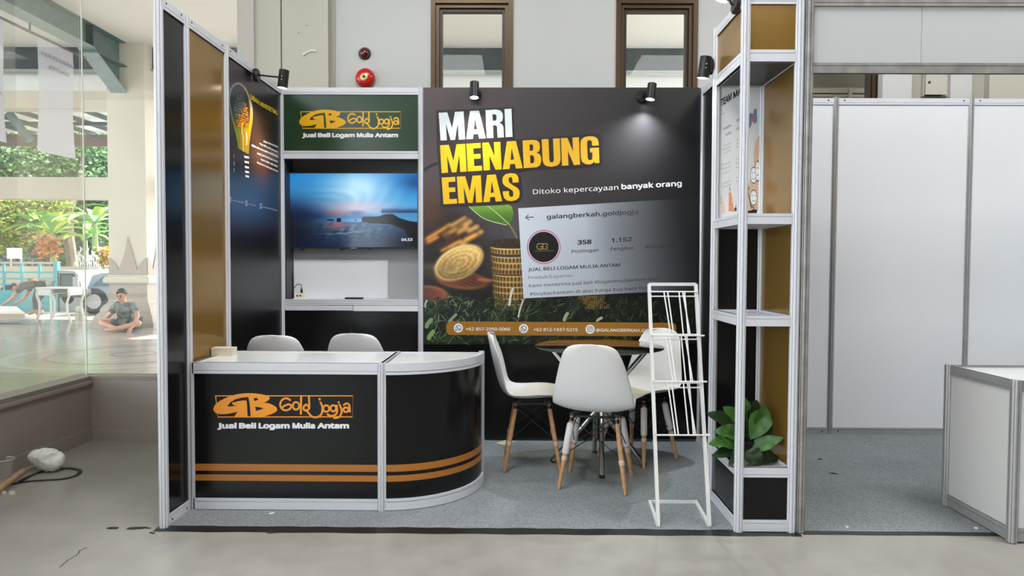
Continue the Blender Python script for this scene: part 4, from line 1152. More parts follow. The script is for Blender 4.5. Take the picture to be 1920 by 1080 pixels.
for a, b in ((1, 0), (3, 2)): obj('stripe', arc(R + .0008, R + .0017, SZ[a], SZ[b]), STR, cpn, True)
obj('rail', arc(R - .011, R + .011, .711, CT), M['alu'], t, True); obj('rail', arc(R - .011, R + .011, .694, .708), M['alu'], t, True)
obj('rail', arc(R - .011, R + .011, .003, .044), M['alu'], t, True); obj('rail', arc(R - .011, R + .011, .047, .060), M['alu'], t, True)
mb = MB(); pl = [(ccx + .012, ccy - .002)] + [(ccx + (R - .012) * sin(radians(a)), ccy - (R - .012) * cos(radians(a))) for a in range(2, 90, 4)]
mb.prism(pl, CT - .014, CT - .005); obj('counter_top', mb, M['white_top'], t)
mb = MB(); mb.box(ccx + .01, ccx + R - .016, ccy - .008, ccy + .014, .696, CT - .002); obj('rail', mb, M['alu'], t)

c = PZ(419, 667, CT)
t = thing('tissue_box', (c[0], c[1], CT), 'small cream rectangular box on the left end of the white counter top', 'box')
mb = MB(); mb.box(c[0] - .058, c[0] + .058, c[1] - .02, c[1] + .04, CT - .003, CT + .044); obj('box_body', mb, M['cream_plastic'], t)
mb = MB(); mb.box(c[0] - .059, c[0] + .059, c[1] - .021, c[1] + .041, CT + .034, CT + .046); obj('lid', mb, M['cream_plastic'], t)
ob = t.children[0]
# the small things lie on the counter top sheet
# ================================================================== CHAIRS
def chair(label, group, wraps):
    t = thing('shell_chair', (0, 0, 0), label, 'chair', group)
    prof = [(.212, .415, .150, 0), (.228, .432, .178, 0), (.205, .447, .198, 0), (.10, .442, .214, 0), (-.03, .430, .222, 0), (-.125, .436, .230, .2), (-.185, .472, .232, .6),
            (-.214, .54, .222, .9), (-.234, .62, .205, 1), (-.254, .70, .184, 1), (-.268, .762, .163, 1), (-.276, .800, .142, 1), (-.279, .815, .115, 1), (-.280, .820, .08, 1)]
    mb = MB(); nu = 12
    for (y, z, hw, s_) in prof:
        for k in range(nu + 1):
            u = -1 + 2 * k / nu; c_ = abs(u) ** 2.6
            z2 = z + (.012 * (1 - u * u) if z > .75 else 0); mb.v.append((hw * u, y + s_ * .055 * c_ * (1 if z < .76 else .7), z2 + (1 - s_) * .045 * c_ * (1 if y < .18 else .3)))
    for i in range(len(prof) - 1):
        for k in range(nu): a = i * (nu + 1) + k; mb.f.append((a, a + 1, a + nu + 2, a + nu + 1))
    sh = obj('seat_shell', mb, M['plastic_white'], t, True, angle=80)
    m_ = sh.modifiers.new('thick', 'SOLIDIFY'); m_.thickness = .009; m_.offset = 0
    m_ = sh.modifiers.new('smooth', 'SUBSURF'); m_.levels = 1; m_.render_levels = 1
    mb = MB()
    for sx in (-1, 1):
        mb.tube([(sx * .10, .12, .427), (sx * .115, .10, .405), (sx * .115, -.10, .402), (sx * .10, -.12, .42)], .009, 8)
    for sy in (-1, 1): mb.tube([(-.115, sy * .10, .405), (.115, sy * .10, .405)], .008, 8)
    for sx in (-1, 1):
        for sy in (-1, 1): mb.box(sx * .115 - .02, sx * .115 + .02, sy * .09 - .018, sy * .09 + .018, .395, .425)
    obj('bracket', mb, M['black'], t)
    feet = {}
    for sx in (-1, 1):
        for sy in (-1, 1):
            a = Vector((sx * .125, sy * .10, .405)); b = Vector((sx * .185, sy * .17, .002))
            feet[sx, sy] = (a, b)
            mb = MB(); mb.tube([a, a.lerp(b, .1), a.lerp(b, .5), a.lerp(b, .9), b], [.0115, .0135, .0145, .0115, .0095], 12)
            leg = obj('leg', mb, M['wood'], t, True)
            wk = wraps.get((sx, sy))
            if wk == 'foam':
                mb = MB(); mb.tube([a.lerp(b, .10), a.lerp(b, .12), a.lerp(b, .5), a.lerp(b, .52)], [.016, .0205, .0205, .017], 14); o = obj('leg_wrap', mb, M['foam'], leg, True); o['label'] = 'white foam sleeve'
            mb = MB(); mb.tube([a.lerp(b, .55), a.lerp(b, .57), a.lerp(b, .60), a.lerp(b, .62)], [.0155, .0175, .017, .0155], 12); obj('tape_band', mb, M['tape'], leg, True)
            mb = MB(); mb.tube([a.lerp(b, .02), a.lerp(b, .07)], .015, 10); obj('socket', mb, M['black'], leg, True)
    mb = MB()
    for p, q_ in [((-1, -1), (1, -1)), ((1, -1), (-1, -1)), ((-1, 1), (1, 1)), ((1, 1), (-1, 1)), ((-1, -1), (-1, 1)), ((-1, 1), (-1, -1)), ((1, -1), (1, 1)), ((1, 1), (1, -1))]:
        mb.tube([feet[p][0] + Vector((0, 0, -.02)), feet[q_][0].lerp(feet[q_][1], .52)], .003, 6)
    obj('cross_rod', mb, M['black'], t)
    return t
W4 = {k: 'foam' for k in ((-1, -1), (1, 1), (-1, 1), (1, -1))}
CH = [((.458, 3.965), -15, 'white shell chair nearest the camera, seen from behind at glass table', {(-1, -1): 'foam', (1, 1): 'foam', (-1, 1): 'foam'}),
      ((.095, 4.345), -90, 'white shell chair left of the glass table, turned side-on', {}),
      ((.785, 4.495), 132, 'white shell chair right of the glass table, behind the wire rack', W4),
      ((-1.462, 4.37), 2, 'white shell chair behind the counter, left one below the dark poster panel', W4),
      ((-.992, 4.50), -3, 'white shell chair behind the counter, right one near the counter joint', W4)]
for (p, a, lab, wr) in CH:
    o = chair(lab, 'white shell chairs of the stand', wr); o.location = (p[0], p[1], .004); o.rotation_euler = (0, 0, radians(a))

# ================================================================== GLASS TABLE
TX, TY = .512, 4.345
t = thing('glass_table', (TX, TY, .004), 'round tinted glass table with four crossing chrome legs among white chairs', 'table')
mb = MB(); mb.lathe([(.396, .744), (.40, .746), (.40, .752), (.396, .754)], (TX, TY, 0), 72); obj('glass_top', mb, M['glass_table'], t, True)
mb = MB(); mb.lathe([(.4005, .7465), (.4012, .749), (.4005, .7515), (.3985, .749)], (TX, TY, 0), 72, caps=False); o = obj('glass_edge', mb, mat('green_glass_edge', (.10, .14, .10, 1), .15), t, True); o['label'] = 'greenish polished rim'
for k, a in enumerate((268, 172, -6, 88)):
    a = radians(a); d = Vector((cos(a), sin(a), 0)); n_ = Vector((-sin(a), cos(a), 0)) * .019
    f_ = Vector((TX, TY, 0)) + d * .29 + Vector((0, 0, .006)); tp = Vector((TX, TY, 0)) - d * .30 + Vector((0, 0, .738))
    mid = Vector((TX, TY, .37)) + n_
    mb = MB(); mb.tube([f_, f_.lerp(mid, .5), mid, mid.lerp(tp, .5), tp], .0165, 16); lg = obj('leg', mb, M['chrome'], t, True)
    mb = MB(); mb.tube([tp, tp + Vector((0, 0, .006))], .024, 18); obj('glass_pad', mb, M['chrome'], lg, True)
    mb = MB(); mb.tube([f_ + Vector((0, 0, 0)), f_.lerp(mid, .03)], .0185, 14); obj('foot_cap', mb, M['black_soft'], lg, True)
mb = MB(); mb.lathe([(.042, .355), (.046, .36), (.046, .375), (.042, .38)], (TX, TY, 0), 24, caps=False); obj('joint_ring', mb, M['chrome'], t, True)

# ================================================================== WHITE BROCHURE RACK
b0, b1, b2, b3 = PZ(1234, 990), PZ(1218, 945), PZ(1305, 945), PZ(1330, 990)
V = lambda p, z=.012: Vector((p[0], p[1], z))
t = thing('brochure_rack', (.8, 3.45, 0), 'white leaning wire brochure rack with square-tube frame before the display tower', 'rack')
mb = MB(); mb.tube([V(b0), V(b1), V(b2), V(b3)], .011, 4); obj('base', mb, M['wire'], t)
YTOP = 3.60
tl, tr = Vector(PY(1217, 533, YTOP)), Vector(PY(1304.5, 533, YTOP))
def up(f, side): return (V(b0).lerp(tl, f) if side == 0 else V(b3).lerp(tr, f))
for s_, (p, q_) in enumerate(((V(b0), tl), (V(b3), tr))):
    mb = MB(); mb.tube([p, q_], .0115, 4); obj('upright', mb, M['wire'], t)
mb = MB(); mb.tube([tl, tr], .0115, 4); obj('top_bar', mb, M['wire'], t)
fr_ = lambda y: (992 - y) / (992 - 533)
for i, (yb, yf, yw) in enumerate([(548, 637, 722), (634, 725, 722), (728, 824, 822)]):
    f0, f1 = fr_(yb), fr_(yf)
    L0, R0 = up(f0, 0), up(f0, 1); L1, R1 = up(f1, 0), up(f1, 1)
    fw = Vector((0, -.07, 0)); bw = Vector((0, -.013, 0))
    pk = MB()
    pk.tube([L0 + bw + Vector((-.004, 0, 0)), R0 + bw + Vector((.004, 0, 0))], .0042, 8)
    pk.tube([L0 + bw + Vector((0, 0, -.024)), R0 + bw + Vector((0, 0, -.024))], .0038, 8)
    a, b = L1 + bw, R1 + bw
    out = (-.0 if i < 2 else 0)
    pk.tube([a, a + fw + Vector((-.006, 0, .01)), b + fw + Vector((.006, 0, .01)), b], .0042, 8)
    W = (R0 - L0)
    for k, (u0, u1) in enumerate([(.30, .34), (.38, .40), (.62, .60), (.70, .74), (.74, .70)]):
        pk.tube([L0 + bw + W * u0, a + fw + (b - a) * u1 + Vector((0, 0, .01))], .0036, 6)
    obj('wire_pocket', pk, M['wire'], t)

# ================================================================== DISPLAY TOWER
TX0, TX1, TY1 = 1.047, XR, 3.714
t = thing('display_tower', ((TX0 + TX1) / 2, YF, 0), 'tall narrow display tower with gold panels, open shelves and black base', 'display tower')
P4 = [(TX0, YF), (TX1, YF), (TX0, TY1), (TX1, TY1)]
for x, y in P4: post(t, x, y)
lv = [(2.456, 2.50, 'down'), (2.195, 2.249, 'up'), (1.448, 1.497, 'up'), (.972, 1.021, 'up'), (.260, .305, 'down'), (.003, .058, 'up')]
faces = {'front': ((TX0, YF), (TX1, YF)), 'left': ((TX0, YF), (TX0, TY1)), 'back': ((TX0, TY1), (TX1, TY1)), 'right': ((TX1, YF), (TX1, TY1))}
for nm, (a, b) in faces.items():
    for z0, z1, lp in lv: rail(t, a, b, z0, z1, lp)
for nm in ('front', 'left'):
    a, b = faces[nm]
    p = panel(t, a, b, 2.245, 2.46, M['gold_panel']); p['label'] = 'gold header panel'
    p = panel(t, a, b, .054, .264, M['black_panel']); p['label'] = 'black base panel'
a, b = faces['right']
for z0, z1 in ((2.245, 2.46), (1.49, 2.2), (1.018, 1.452), (.30, .976), (.054, .264)):
    p = panel(t, a, b, z0, z1, M['gold_panel']); p['label'] = 'gold side panel'
a, b = faces['back']
bp = panel(t, a, b, 1.49, 2.2, M['white_panel']); bp['label'] = 'white poster panel with cartoon faces'
for z0, z1 in ((2.245, 2.46),): p = panel(t, a, b, z0, z1, M['gold_panel']); p['label'] = 'gold header panel'
for z0, z1 in ((1.018, 1.452), (.30, .976), (.054, .264)): p = panel(t, a, b, z0, z1, M['black_panel']); p['label'] = 'black back panel'
bolts(t, a, b, 2.215, -1, .075); bolts(t, a, b, 1.465, -1, .075)
for z in (1.450, .975, .268):
    mb = MB(); mb.box(TX0 + .013, TX1 - .013, YF + .013, TY1 - .013, z, z + .014); obj('shelf', mb, M['white_panel'], t)
mb = MB(); mb.box(TX0 + .013, TX1 - .013, YF + .013, TY1 - .013, 2.20, 2.206); obj('ceiling_panel', mb, M['dark_niche'], t)
A = Art(planeY(TY1 - .002)); A.w = .0002
bk = C(24, 24, 26); gr = C(120, 122, 126)
A.ell(1425, 300, 12, 44, C(196, 166, 138), 30); A.layer()
A.poly([[(1351, 402), (1351, 370), (1355, 372), (1359, 390), (1360, 402)]], C(206, 190, 176)); A.layer()
A.poly([[(1402, 350), (1408, 330), (1415, 318), (1423, 300), (1423, 398), (1402, 400)]], C(196, 170, 146)); A.layer()
A.text('TEAM', (1351.5, 201), (1371, 188), 0, bk, .03, up=(.8, -19))
A.text('MANA', (1375, 186), (1404, 168), 0, bk, .03, up=(.8, -17))
A.text('NABUNG', (1356, 246), (1371, 238), 0, gr, .02, up=(.3, -6.5)); A.text('UANG', (1360, 257), (1371, 251.5), 0, gr, .02, up=(.3, -6.5))
A.text('NABUNG', (1381, 230), (1396, 222), 0, gr, .02, up=(.3, -6.5)); A.text('EMAS', (1381, 246), (1391, 240), 0, gr, .02, up=(.3, -6.5))
A.stroke([(1351, 217), (1358, 213)], 1.6, C(170, 172, 176), False); A.stroke([(1366, 208), (1383, 197)], 1.2, C(200, 202, 204), False)
for yy, xs in [(272, 1358), (279, 1355), (286, 1359), (308, 1354), (316, 1353), (324, 1356), (343, 1355), (350, 1356)]:
    A.stroke([(xs, yy + 3), (1370, yy - 3)], 2.2, C(176, 178, 182), False); A.stroke([(1381, yy - 8), (1390, yy - 11)], 2.2, C(176, 178, 182), False)
A.poly([[(1408, 214), (1409.5, 211), (1409, 236), (1404, 244), (1404, 214)]], C(92, 116, 150)); A.poly([[(1413, 207), (1419, 204.5), (1419.5, 230), (1413, 234)]], C(96, 128, 160)); A.poly([[(1409, 216), (1413, 212), (1414, 228), (1410, 232)]], C(170, 110, 110))
# coin pile and doodle people
for k in range(12): A.poly([[(1366.5 - k * .05, 362 + 3 * k), (1371 + .5 * k, 363 + 3 * k), (1371 + .5 * k, 365 + 3 * k), (1366.5 - k * .05, 364 + 3 * k)]], C(222, 110, 30))
A.stroke([(1368, 352), (1369, 360)], 1, bk, False); A.ell(1379, 394, 2.4, 3.6, C(60, 60, 60), 10); A.stroke([(1380, 386), (1379.5, 392)], 1, bk, False)
A.layer()
for (cx, cy, rx, ry) in [(1349.5, 376, 3, 8), (1413, 330, 6.5, 16), (1420.5, 322, 4.5, 20), (1413, 372, 7, 15)]:
    A.ell(cx, cy, rx, ry, C(228, 226, 222), 20); A.w += .00001; A.ell(cx, cy, rx, ry, bk, 24, hole=.9)
    A.stroke([(cx - rx * .6, cy - ry * .25), (cx - rx * .1, cy - ry * .3)], .9, bk, False); A.stroke([(cx + rx * .2, cy - ry * .3), (cx + rx * .65, cy - ry * .2)], .9, bk, False)
    A.stroke([(cx - rx * .4, cy + ry * .35), (cx, cy + ry * .45), (cx + rx * .5, cy + ry * .3)], .9, bk)
A.stroke([(1404, 352), (1402.5, 362), (1405, 372), (1407, 382), (1409, 392)], 1.2, bk); A.stroke([(1406, 386), (1414, 392), (1410, 396)], 1.4, bk)
A.poly([[(1401, 397), (1419, 394), (1419, 401), (1401, 401)]], bk)
obj('printed_poster', A.take(), M['print_matte'], bp)
# papers on the middle shelf
rr = random.Random(11)
for k, (x, y, a, wd_, lab) in enumerate([(1.14, 3.46, .3, .15, 'loose crumpled white paper sheet at left of the tower shelf'), (1.20, 3.40, -.25, .13, 'loose white paper sheet on top in the middle of the tower shelf')]):
    mb = MB(); n = 8
    for j in range(n + 1):
        for i in range(n + 1):
            u, v = (i / n - .5) * wd_, (j / n - .5) * .20
            mb.v.append((x + u * cos(a) - v * sin(a), y + u * sin(a) + v * cos(a), .991 + .001 + k * .012 + .010 * abs(sin(i * .9 + k * 2) * cos(j * .8 + k)) ** 1.5))
    for j in range(n):
        for i in range(n): q_ = j * (n + 1) + i; mb.f.append((q_, q_ + 1, q_ + n + 2, q_ + n + 1))
    o = obj('paper_sheet', mb, M['paper'], None, True, base=(x, y, .99)); tag(o, lab, 'paper', 'papers on the tower shelf')
# plant
PXc, PYc = 1.17, 3.47
t = thing('potted_plant', (PXc, PYc, .283), 'leafy green artificial fig plant in black pot on the lowest tower shelf', 'plant')
mb = MB(); mb.lathe([(.055, .283), (.07, .36), (.078, .395), (.072, .395), (.066, .37)], (PXc, PYc, 0), 20, caps=False); mb.lathe([(.001, .284), (.055, .284)], (PXc, PYc, 0), 20, caps=False); mb.lathe([(.001, .375), (.068, .375)], (PXc, PYc, 0), 20, caps=False); obj('pot', mb, M['pot'], t, True)
mb = MB(); mb.tube([(PXc, PYc, .36), (PXc + .005, PYc, .46), (PXc - .005, PYc, .58)], [.007, .006, .004], 8); obj('stem', mb, M['leaf_dark'], t, True)
def leaf(root, base, tip, wd_, nrm, m, name='leaf', wave=.006, sub=10):
    base, tip = Vector(base), Vector(tip); d = tip - base; L = d.length; d.normalize()
    nrm = Vector(nrm); sd = d.cross(nrm).normalized(); nn = sd.cross(d).normalized()
    mb = MB(); rows = sub
    for i in range(rows + 1):
        u = i / rows; hw = wd_ / 2 * (sin(pi * min(1, u ** .75)) ** .8) + .001
        if u > .97: hw = .001
        bend = nn * (-.16 * L * u * u)
        for k in range(-3, 4):
            v = k / 3
            mb.v.append(tuple(base + d * L * u + sd * hw * v + bend + nn * (.12 * hw * abs(v) * 2 + wave * sin(u * 16 + k) * abs(v))))
    for i in range(rows):
        for k in range(6): a = i * 7 + k; mb.f.append((a, a + 1, a + 8, a + 7))
    lf = obj(name, mb, m, root, True, angle=80)
    return lf
LV = [((1385, 800, 3.45), (1332, 772, 3.40), .085, 0, (.1, -.8, .5)), ((1392, 790, 3.42), (1362, 764, 3.36), .07, 1, (0, -.9, .4)), ((1390, 830, 3.44), (1333, 826, 3.38), .09, 1, (0, -.6, .8)),
      ((1388, 812, 3.40), (1346, 806, 3.32), .075, 1, (0, -.8, .5)), ((1392, 835, 3.42), (1362, 812, 3.31), .10, 1, (.2, -.9, .3)), ((1400, 800, 3.50), (1398, 748, 3.44), .08, 1, (0, -.9, .3)), ((1412, 790, 3.50), (1420, 754, 3.44), .075, 0, (0, -.9, .3)),
      ((1435, 770, 3.42), (1410, 822, 3.36), .105, 1, (-.2, -.95, .2)), ((1424, 805, 3.42), (1436, 762, 3.38), .09, 1, (.2, -.9, .3)), ((1408, 842, 3.40), (1466, 818, 3.33), .07, 1, (.1, -.75, .6)),
      ((1400, 850, 3.45), (1340, 846, 3.36), .09, 0, (0, -.5, .8)), ((1405, 850, 3.40), (1462, 858, 3.38), .10, 0, (0, -.7, .7)), ((1405, 835, 3.50), (1470, 800, 3.48), .09, 0, (0, -.9, .3)), ((1395, 850, 3.36), (1372, 872, 3.28), .09, 0, (0, -.9, .3)), ((1400, 845, 3.38), (1428, 872, 3.34), .10, 0, (0, -.9, .3)), ((1400, 820, 3.48), (1375, 785, 3.47), .09, 0, (0, -.9, .3))]
for (a, b, wd_, lt, n_) in LV:
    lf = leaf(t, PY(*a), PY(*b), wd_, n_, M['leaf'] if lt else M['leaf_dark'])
    mb = MB(); mb.tube([PY(*a), (PXc, PYc, min(.5, max(.38, PY(*a)[2])))], .0022, 5); obj('petiole', mb, M['leaf_dark'], lf)

# right-hand side wall behind the tower
t = thing('partition_wall', (XR, TY1, 0), 'right side wall of the stand, black panels seen edge-on behind the tower', 'partition')
rail(t, (XR, TY1 + .003), (XR, YB), 2.448, 2.498, 'down'); rail(t, (XR, TY1 + .003), (XR, YB), .003, .055, 'up')
panel(t, (XR, TY1 + .02), (XR, YB - .012), .05, 2.452, M['black_panel'])

# ================================================================== SPOTLIGHTS
def spotlight(label, base, nrm, head, tilt, power):
    # base plate centre and normal, head centre, head axis pointing where the light goes
    t = thing('spotlight', base, label, 'spotlight', 'black clip spotlights of the stand')
    base, nrm, head, tilt = Vector(base), Vector(nrm).normalized(), Vector(head), Vector(tilt).normalized()
    mb = MB(); mb.tube([base, base + nrm * .016, base + nrm * .022], [.042, .042, .036], 28); obj('base_plate', mb, M['black'], t, True)
    mb = MB(); mb.tube([base + nrm * .02, base + nrm * .03, head - tilt * .01], .0055, 8); obj('arm', mb, M['black'], t, True)
    mb = MB(); mb.tube([head - tilt * .058, head - tilt * .056, head + tilt * .046], [.027, .031, .031], 28); hd = obj('head', mb, M['black'], t, True)
    mb = MB(); mb.lathe([(.0312, .046), (.0315, .054), (.0295, .0545), (.0295, .047)], tuple(head), 28, tilt.to_track_quat('Z', 'Y').to_matrix().to_4x4(), caps=False); obj('bezel', mb, M['black'], hd, True)
    mb = MB(); mb.tube([head + tilt * .0465, head + tilt * .0538], .0292, 24)
    o = obj('lens', mb, LENS, hd); o['label'] = 'glowing white lens'
    sd = Vector((0, -1, 0)) if abs(nrm.y) < .5 else Vector((1, 0, 0))
    for dz in (-.012, .008):
        mb = MB(); mb.tube([head + sd * .029 + tilt * dz, head + sd * .032 + tilt * dz], .0032, 8); obj('screw', mb, M['alu'], hd)
    ld = bpy.data.lights.new('spot_beam', 'SPOT'); ld.energy = power; ld.spot_size = radians(130); ld.spot_blend = 1.0; ld.shadow_soft_size = .015; ld.color = (.93, .98, 1.0)
    lo = bpy.data.objects.new('spot_beam', ld); COL.objects.link(lo); lo.parent = t
    lo.location = head + tilt * .058 - Vector(t.location); lo.rotation_euler = tilt.to_track_quat('-Z', 'Y').to_euler()
    return t
LENS = mat('lamp_lens', (1, 1, 1, 1), .4, emit=9)
b_ = PX(478, 141, XL + .022)
spotlight('black spotlight on a long arm at top of the left side wall', b_, (1, 0, 0), (b_[0] + .185, b_[1] - .02, b_[2] - .03), (-.12, .0, -1), 26)
h1 = PY(889.5, 169, 4.82)
spotlight('black spotlight on top edge of coin poster, left one above MARI', (h1[0], YP - .002, h1[2] - .008), (0, -1, 0), h1, (0, -.16, -1), 30)
h1 = PY(1221, 172, 4.82)
spotlight('black spotlight on top edge of coin poster, right one', (h1[0] - .045, YP - .002, h1[2] - .012), (0, -1, 0), h1, (-.14, -.08, -1), 75)
h1 = PY(1321, 127, 3.72)
spotlight('black spotlight clipped to the rear post of the display tower', (TX0 - .022, 3.735, h1[2] + .01), (-1, 0, 0), (h1[0], 3.72, h1[2]), (-.12, .1, -1), 16)
h1 = PY(1366, -16, 3.36)
spotlight('black spotlight cut off by the frame at top of the tower', (TX0 - .014, 3.335, 2.488), (-1, 0, .1), (TX0 - .075, 3.33, 2.56), (-.3, .1, -1), 4)

# ================================================================== NEIGHBOUR STAND
NX = 1.339
t = thing('fascia_frame', (NX, YF, 0), 'grubby grey corner post and white fascia board of the neighbouring stand', 'fascia frame')
p = post(t, NX, YF, 0, 2.5, M['alu_dirty']); p['label'] = 'scuffed grey aluminium post'
post(t, NX + 2.97, YF, 0, 2.5, M['alu_dirty'])
q0, q1 = (NX, YF), (NX + 2.97, YF)
for z0, z1, lp in ((2.448, 2.497, 'down'), (2.143, 2.19, 'up')): rail(t, q0, q1, z0, z1, lp, M['alu_dirty'])
xs = PY(1727, 80, YF)[0]
FB = mat('shaded_fascia_board', (.50, .505, .515, 1), .5)  # white board greyed: its lack of light is put into the colour
mb = MB(); mb.box(NX + .014, xs - .001, YF - .002, YF + .002, 2.185, 2.452); obj('fascia_board', mb, FB, t)
mb = MB(); mb.box(xs + .001, NX + 2.95, YF - .002, YF + .002, 2.185, 2.452); obj('fascia_board', mb, FB, t)
t = thing('partition_wall', (2.345, 5.19, 0), 'white back wall of the neighbouring stand in grey aluminium frames', 'partition')
NY = 5.19
xsn = [2.340 - .99, 2.340, 3.332, 4.324]
for x in xsn: post(t, x, NY, 0, 2.5, M['alu_grey'])
for a, b in zip(xsn[:-1], xsn[1:]):
    rail(t, (a, NY), (b, NY), 2.446, 2.493, 'down', M['alu']); rail(t, (a, NY), (b, NY), .003, .05, 'up', M['alu_grey'])
    bolts(t, (a, NY), (b, NY), 2.477, -1, .06); bolts(t, (a, NY), (b, NY), .025, -1, .06)
    panel(t, (a, NY), (b, NY), .045, 2.45, M['white_panel'])
t = thing('partition_wall', (4.32, 4.2, 0), 'white right side wall of the neighbouring stand', 'partition')
for y0, y1 in ((3.276, 4.22), (4.22, 5.17)):
    rail(t, (4.324, y0), (4.324, y1), 2.446, 2.493, 'down', M['alu_grey']); panel(t, (4.324, y0), (4.324, y1), .045, 2.45, M['white_panel']); rail(t, (4.324, y0), (4.324, y1), .003, .05, 'up', M['alu_grey'])
# neighbour counter
NCX, NCY0, NCY1, NCH = 2.262, 3.155, 3.640, .742
t = thing('white_counter', (NCX, NCY0, 0), 'white panelled counter in grey aluminium frame at right edge of the picture', 'counter')
NW = .97
for x, y in ((NCX, NCY0), (NCX, NCY1), (NCX + NW, NCY0), (NCX + NW, NCY1)): post(t, x, y, 0, NCH, M['alu_grey'], r=.022)
for a, b in (((NCX, NCY0), (NCX, NCY1)), ((NCX, NCY0), (NCX + NW, NCY0)), ((NCX + NW, NCY0), (NCX + NW, NCY1)), ((NCX, NCY1), (NCX + NW, NCY1))):
    rail(t, a, b, .690, .738, 'down', M['alu_grey']); rail(t, a, b, .004, .062, 'up', M['alu_grey'])
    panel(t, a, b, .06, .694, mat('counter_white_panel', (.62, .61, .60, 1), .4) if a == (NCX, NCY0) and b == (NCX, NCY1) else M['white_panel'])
mb = MB(); mb.box(NCX + .016, NCX + NW - .016, NCY0 + .016, NCY1 - .016, .722, .731); obj('counter_top', mb, M['white_top'], t)

# ================================================================== SMALL THINGS ON THE FLOOR
def bag():
    c0 = Vector(PZ(90, 884)); c0 = Vector((c0.x, c0.y, .075))
    bm = bmesh.new(); bmesh.ops.create_icosphere(bm, subdivisions=4, radius=1)
    from mathutils import noise
    for v in bm.verts:
        p = v.co.copy()
        n1 = noise.noise(p * 1.3 + Vector((3, 1, 2))); n2 = abs(noise.noise(p * 3.1)); n3 = abs(noise.noise(p * 7))
        r = 1 + .30 * n1 - .28 * n2 - .12 * n3
        v.co = Vector((p.x * .098 * r, p.y * .07 * r, p.z * .078 * r))
        if v.co.z < -.070: v.co.z = -.070
    mb = MB(); mb.v = [tuple(v.co + c0) for v in bm.verts]; mb.f = [tuple(v.index for v in f.verts) for f in bm.faces]; bm.free()
    m = mat('thin_plastic_bag', (.80, .82, .80, 1), .45); m.node_tree.nodes['Principled BSDF'].inputs['Subsurface Weight'].default_value = .2
    o = obj('plastic_bag', mb, m, None, True, base=(c0.x, c0.y, 0.004), angle=180)
    tag(o, 'crumpled white plastic bag on the concrete floor below the low wall', 'plastic bag')
bag()
pts = [PZ(x, y, .006) for x, y in [(38, 902), (62, 889), (95, 879), (128, 877), (147, 880), (150, 884), (142, 891), (118, 897), (88, 899), (60, 901), (44, 903), (20, 907)]]
def ribbon(pts, wd_, z0=0, th=.003):
    mb = MB(); n = len(pts)
    for i, p in enumerate(pts):
        a, b = Vector(pts[max(i - 1, 0)]), Vector(pts[min(i + 1, n - 1)]); d = (b - a).normalized(); s_ = Vector((-d.y, d.x, 0)).normalized() * wd_ / 2
        p = Vector(p)
        for q_ in (p - s_, p + s_, p + s_ + Vector((0, 0, th)), p - s_ + Vector((0, 0, th))): mb.v.append(tuple(q_))
    for i in range(n - 1):
        for k in range(4): mb.f.append((4 * i + k, 4 * i + 4 + k, 4 * i + 4 + (k + 1) % 4, 4 * i + (k + 1) % 4))
    mb.f += [(3, 2, 1, 0), (4 * n - 4, 4 * n - 3, 4 * n - 2, 4 * n - 1)]
    return mb
def smooth3(p, n=5):
    q_ = []; m = len(p); p = [Vector(v) for v in p]
    for i in range(m - 1):
        a, b, c, d = p[max(i - 1, 0)], p[i], p[i + 1], p[min(i + 2, m - 1)]
        for k in range(n):
            t_ = k / n; q_.append(.5 * (2 * b + (c - a) * t_ + (2 * a - 5 * b + 4 * c - d) * t_ * t_ + (3 * b - a - 3 * c + d) * t_ ** 3))
    q_.append(p[-1]); return q_
sp_ = [Vector((p.x, p.y, .002)) for p in smooth3(pts)]
o = obj('strap', ribbon(sp_, .022), mat('black_strap', (.018, .014, .015, 1), .6), None, base=(sp_[0].x, sp_[0].y, 0)); tag(o, 'black webbing strap lying in a loop beside the white plastic bag', 'strap')
a, b = Vector(PZ(-18, 930, .022)), Vector(PZ(44, 883, .05))
t = thing('wooden_stick', (a.x, a.y, 0), 'round wooden handle lying on the floor at left edge of the picture', 'stick')
mb = MB(); mb.tube([a, a.lerp(b, .02), a.lerp(b, .97), b], [.014, .018, .018, .015], 14); obj('shaft', mb, mat('tan_wood', (.45, .29, .14, 1), .5, noise=.25, nscale=20), t, True)
y_ = [Vector(PZ(44, 884, .03)), Vector(PZ(56, 878, .012)), Vector(PZ(68, 874, .004))]; mb = MB(); mb.tube(y_, .003, 6); tag(obj('string', mb, mat('yellow_string', (.6, .5, .12, 1), .6), None, base=tuple(y_[2])), 'yellow string running from wooden stick to the plastic bag', 'string')
c = PZ(8, 895); mb = MB(); mb.lathe([(.038, .001), (.050, .105), (.052, .108), (.047, .104), (.035, .004)], (c[0], c[1], 0), 24, caps=False)
cupm = mat('clear_cup', (.62, .60, .56, 1), .2); cupm.node_tree.nodes['Principled BSDF'].inputs['Alpha'].default_value = .35
t = thing('plastic_cup', (c[0], c[1], 0), 'clear plastic cup on the floor beside the wooden stick', 'cup'); obj('cup_wall', mb, cupm, t, True)
mb = MB(); mb.lathe([(.0525, .104), (.0535, .107), (.0525, .110), (.050, .107)], (c[0], c[1], 0), 24, caps=False); obj('rim', mb, mat('cup_rim', (.7, .7, .68, 1), .25), t, True)
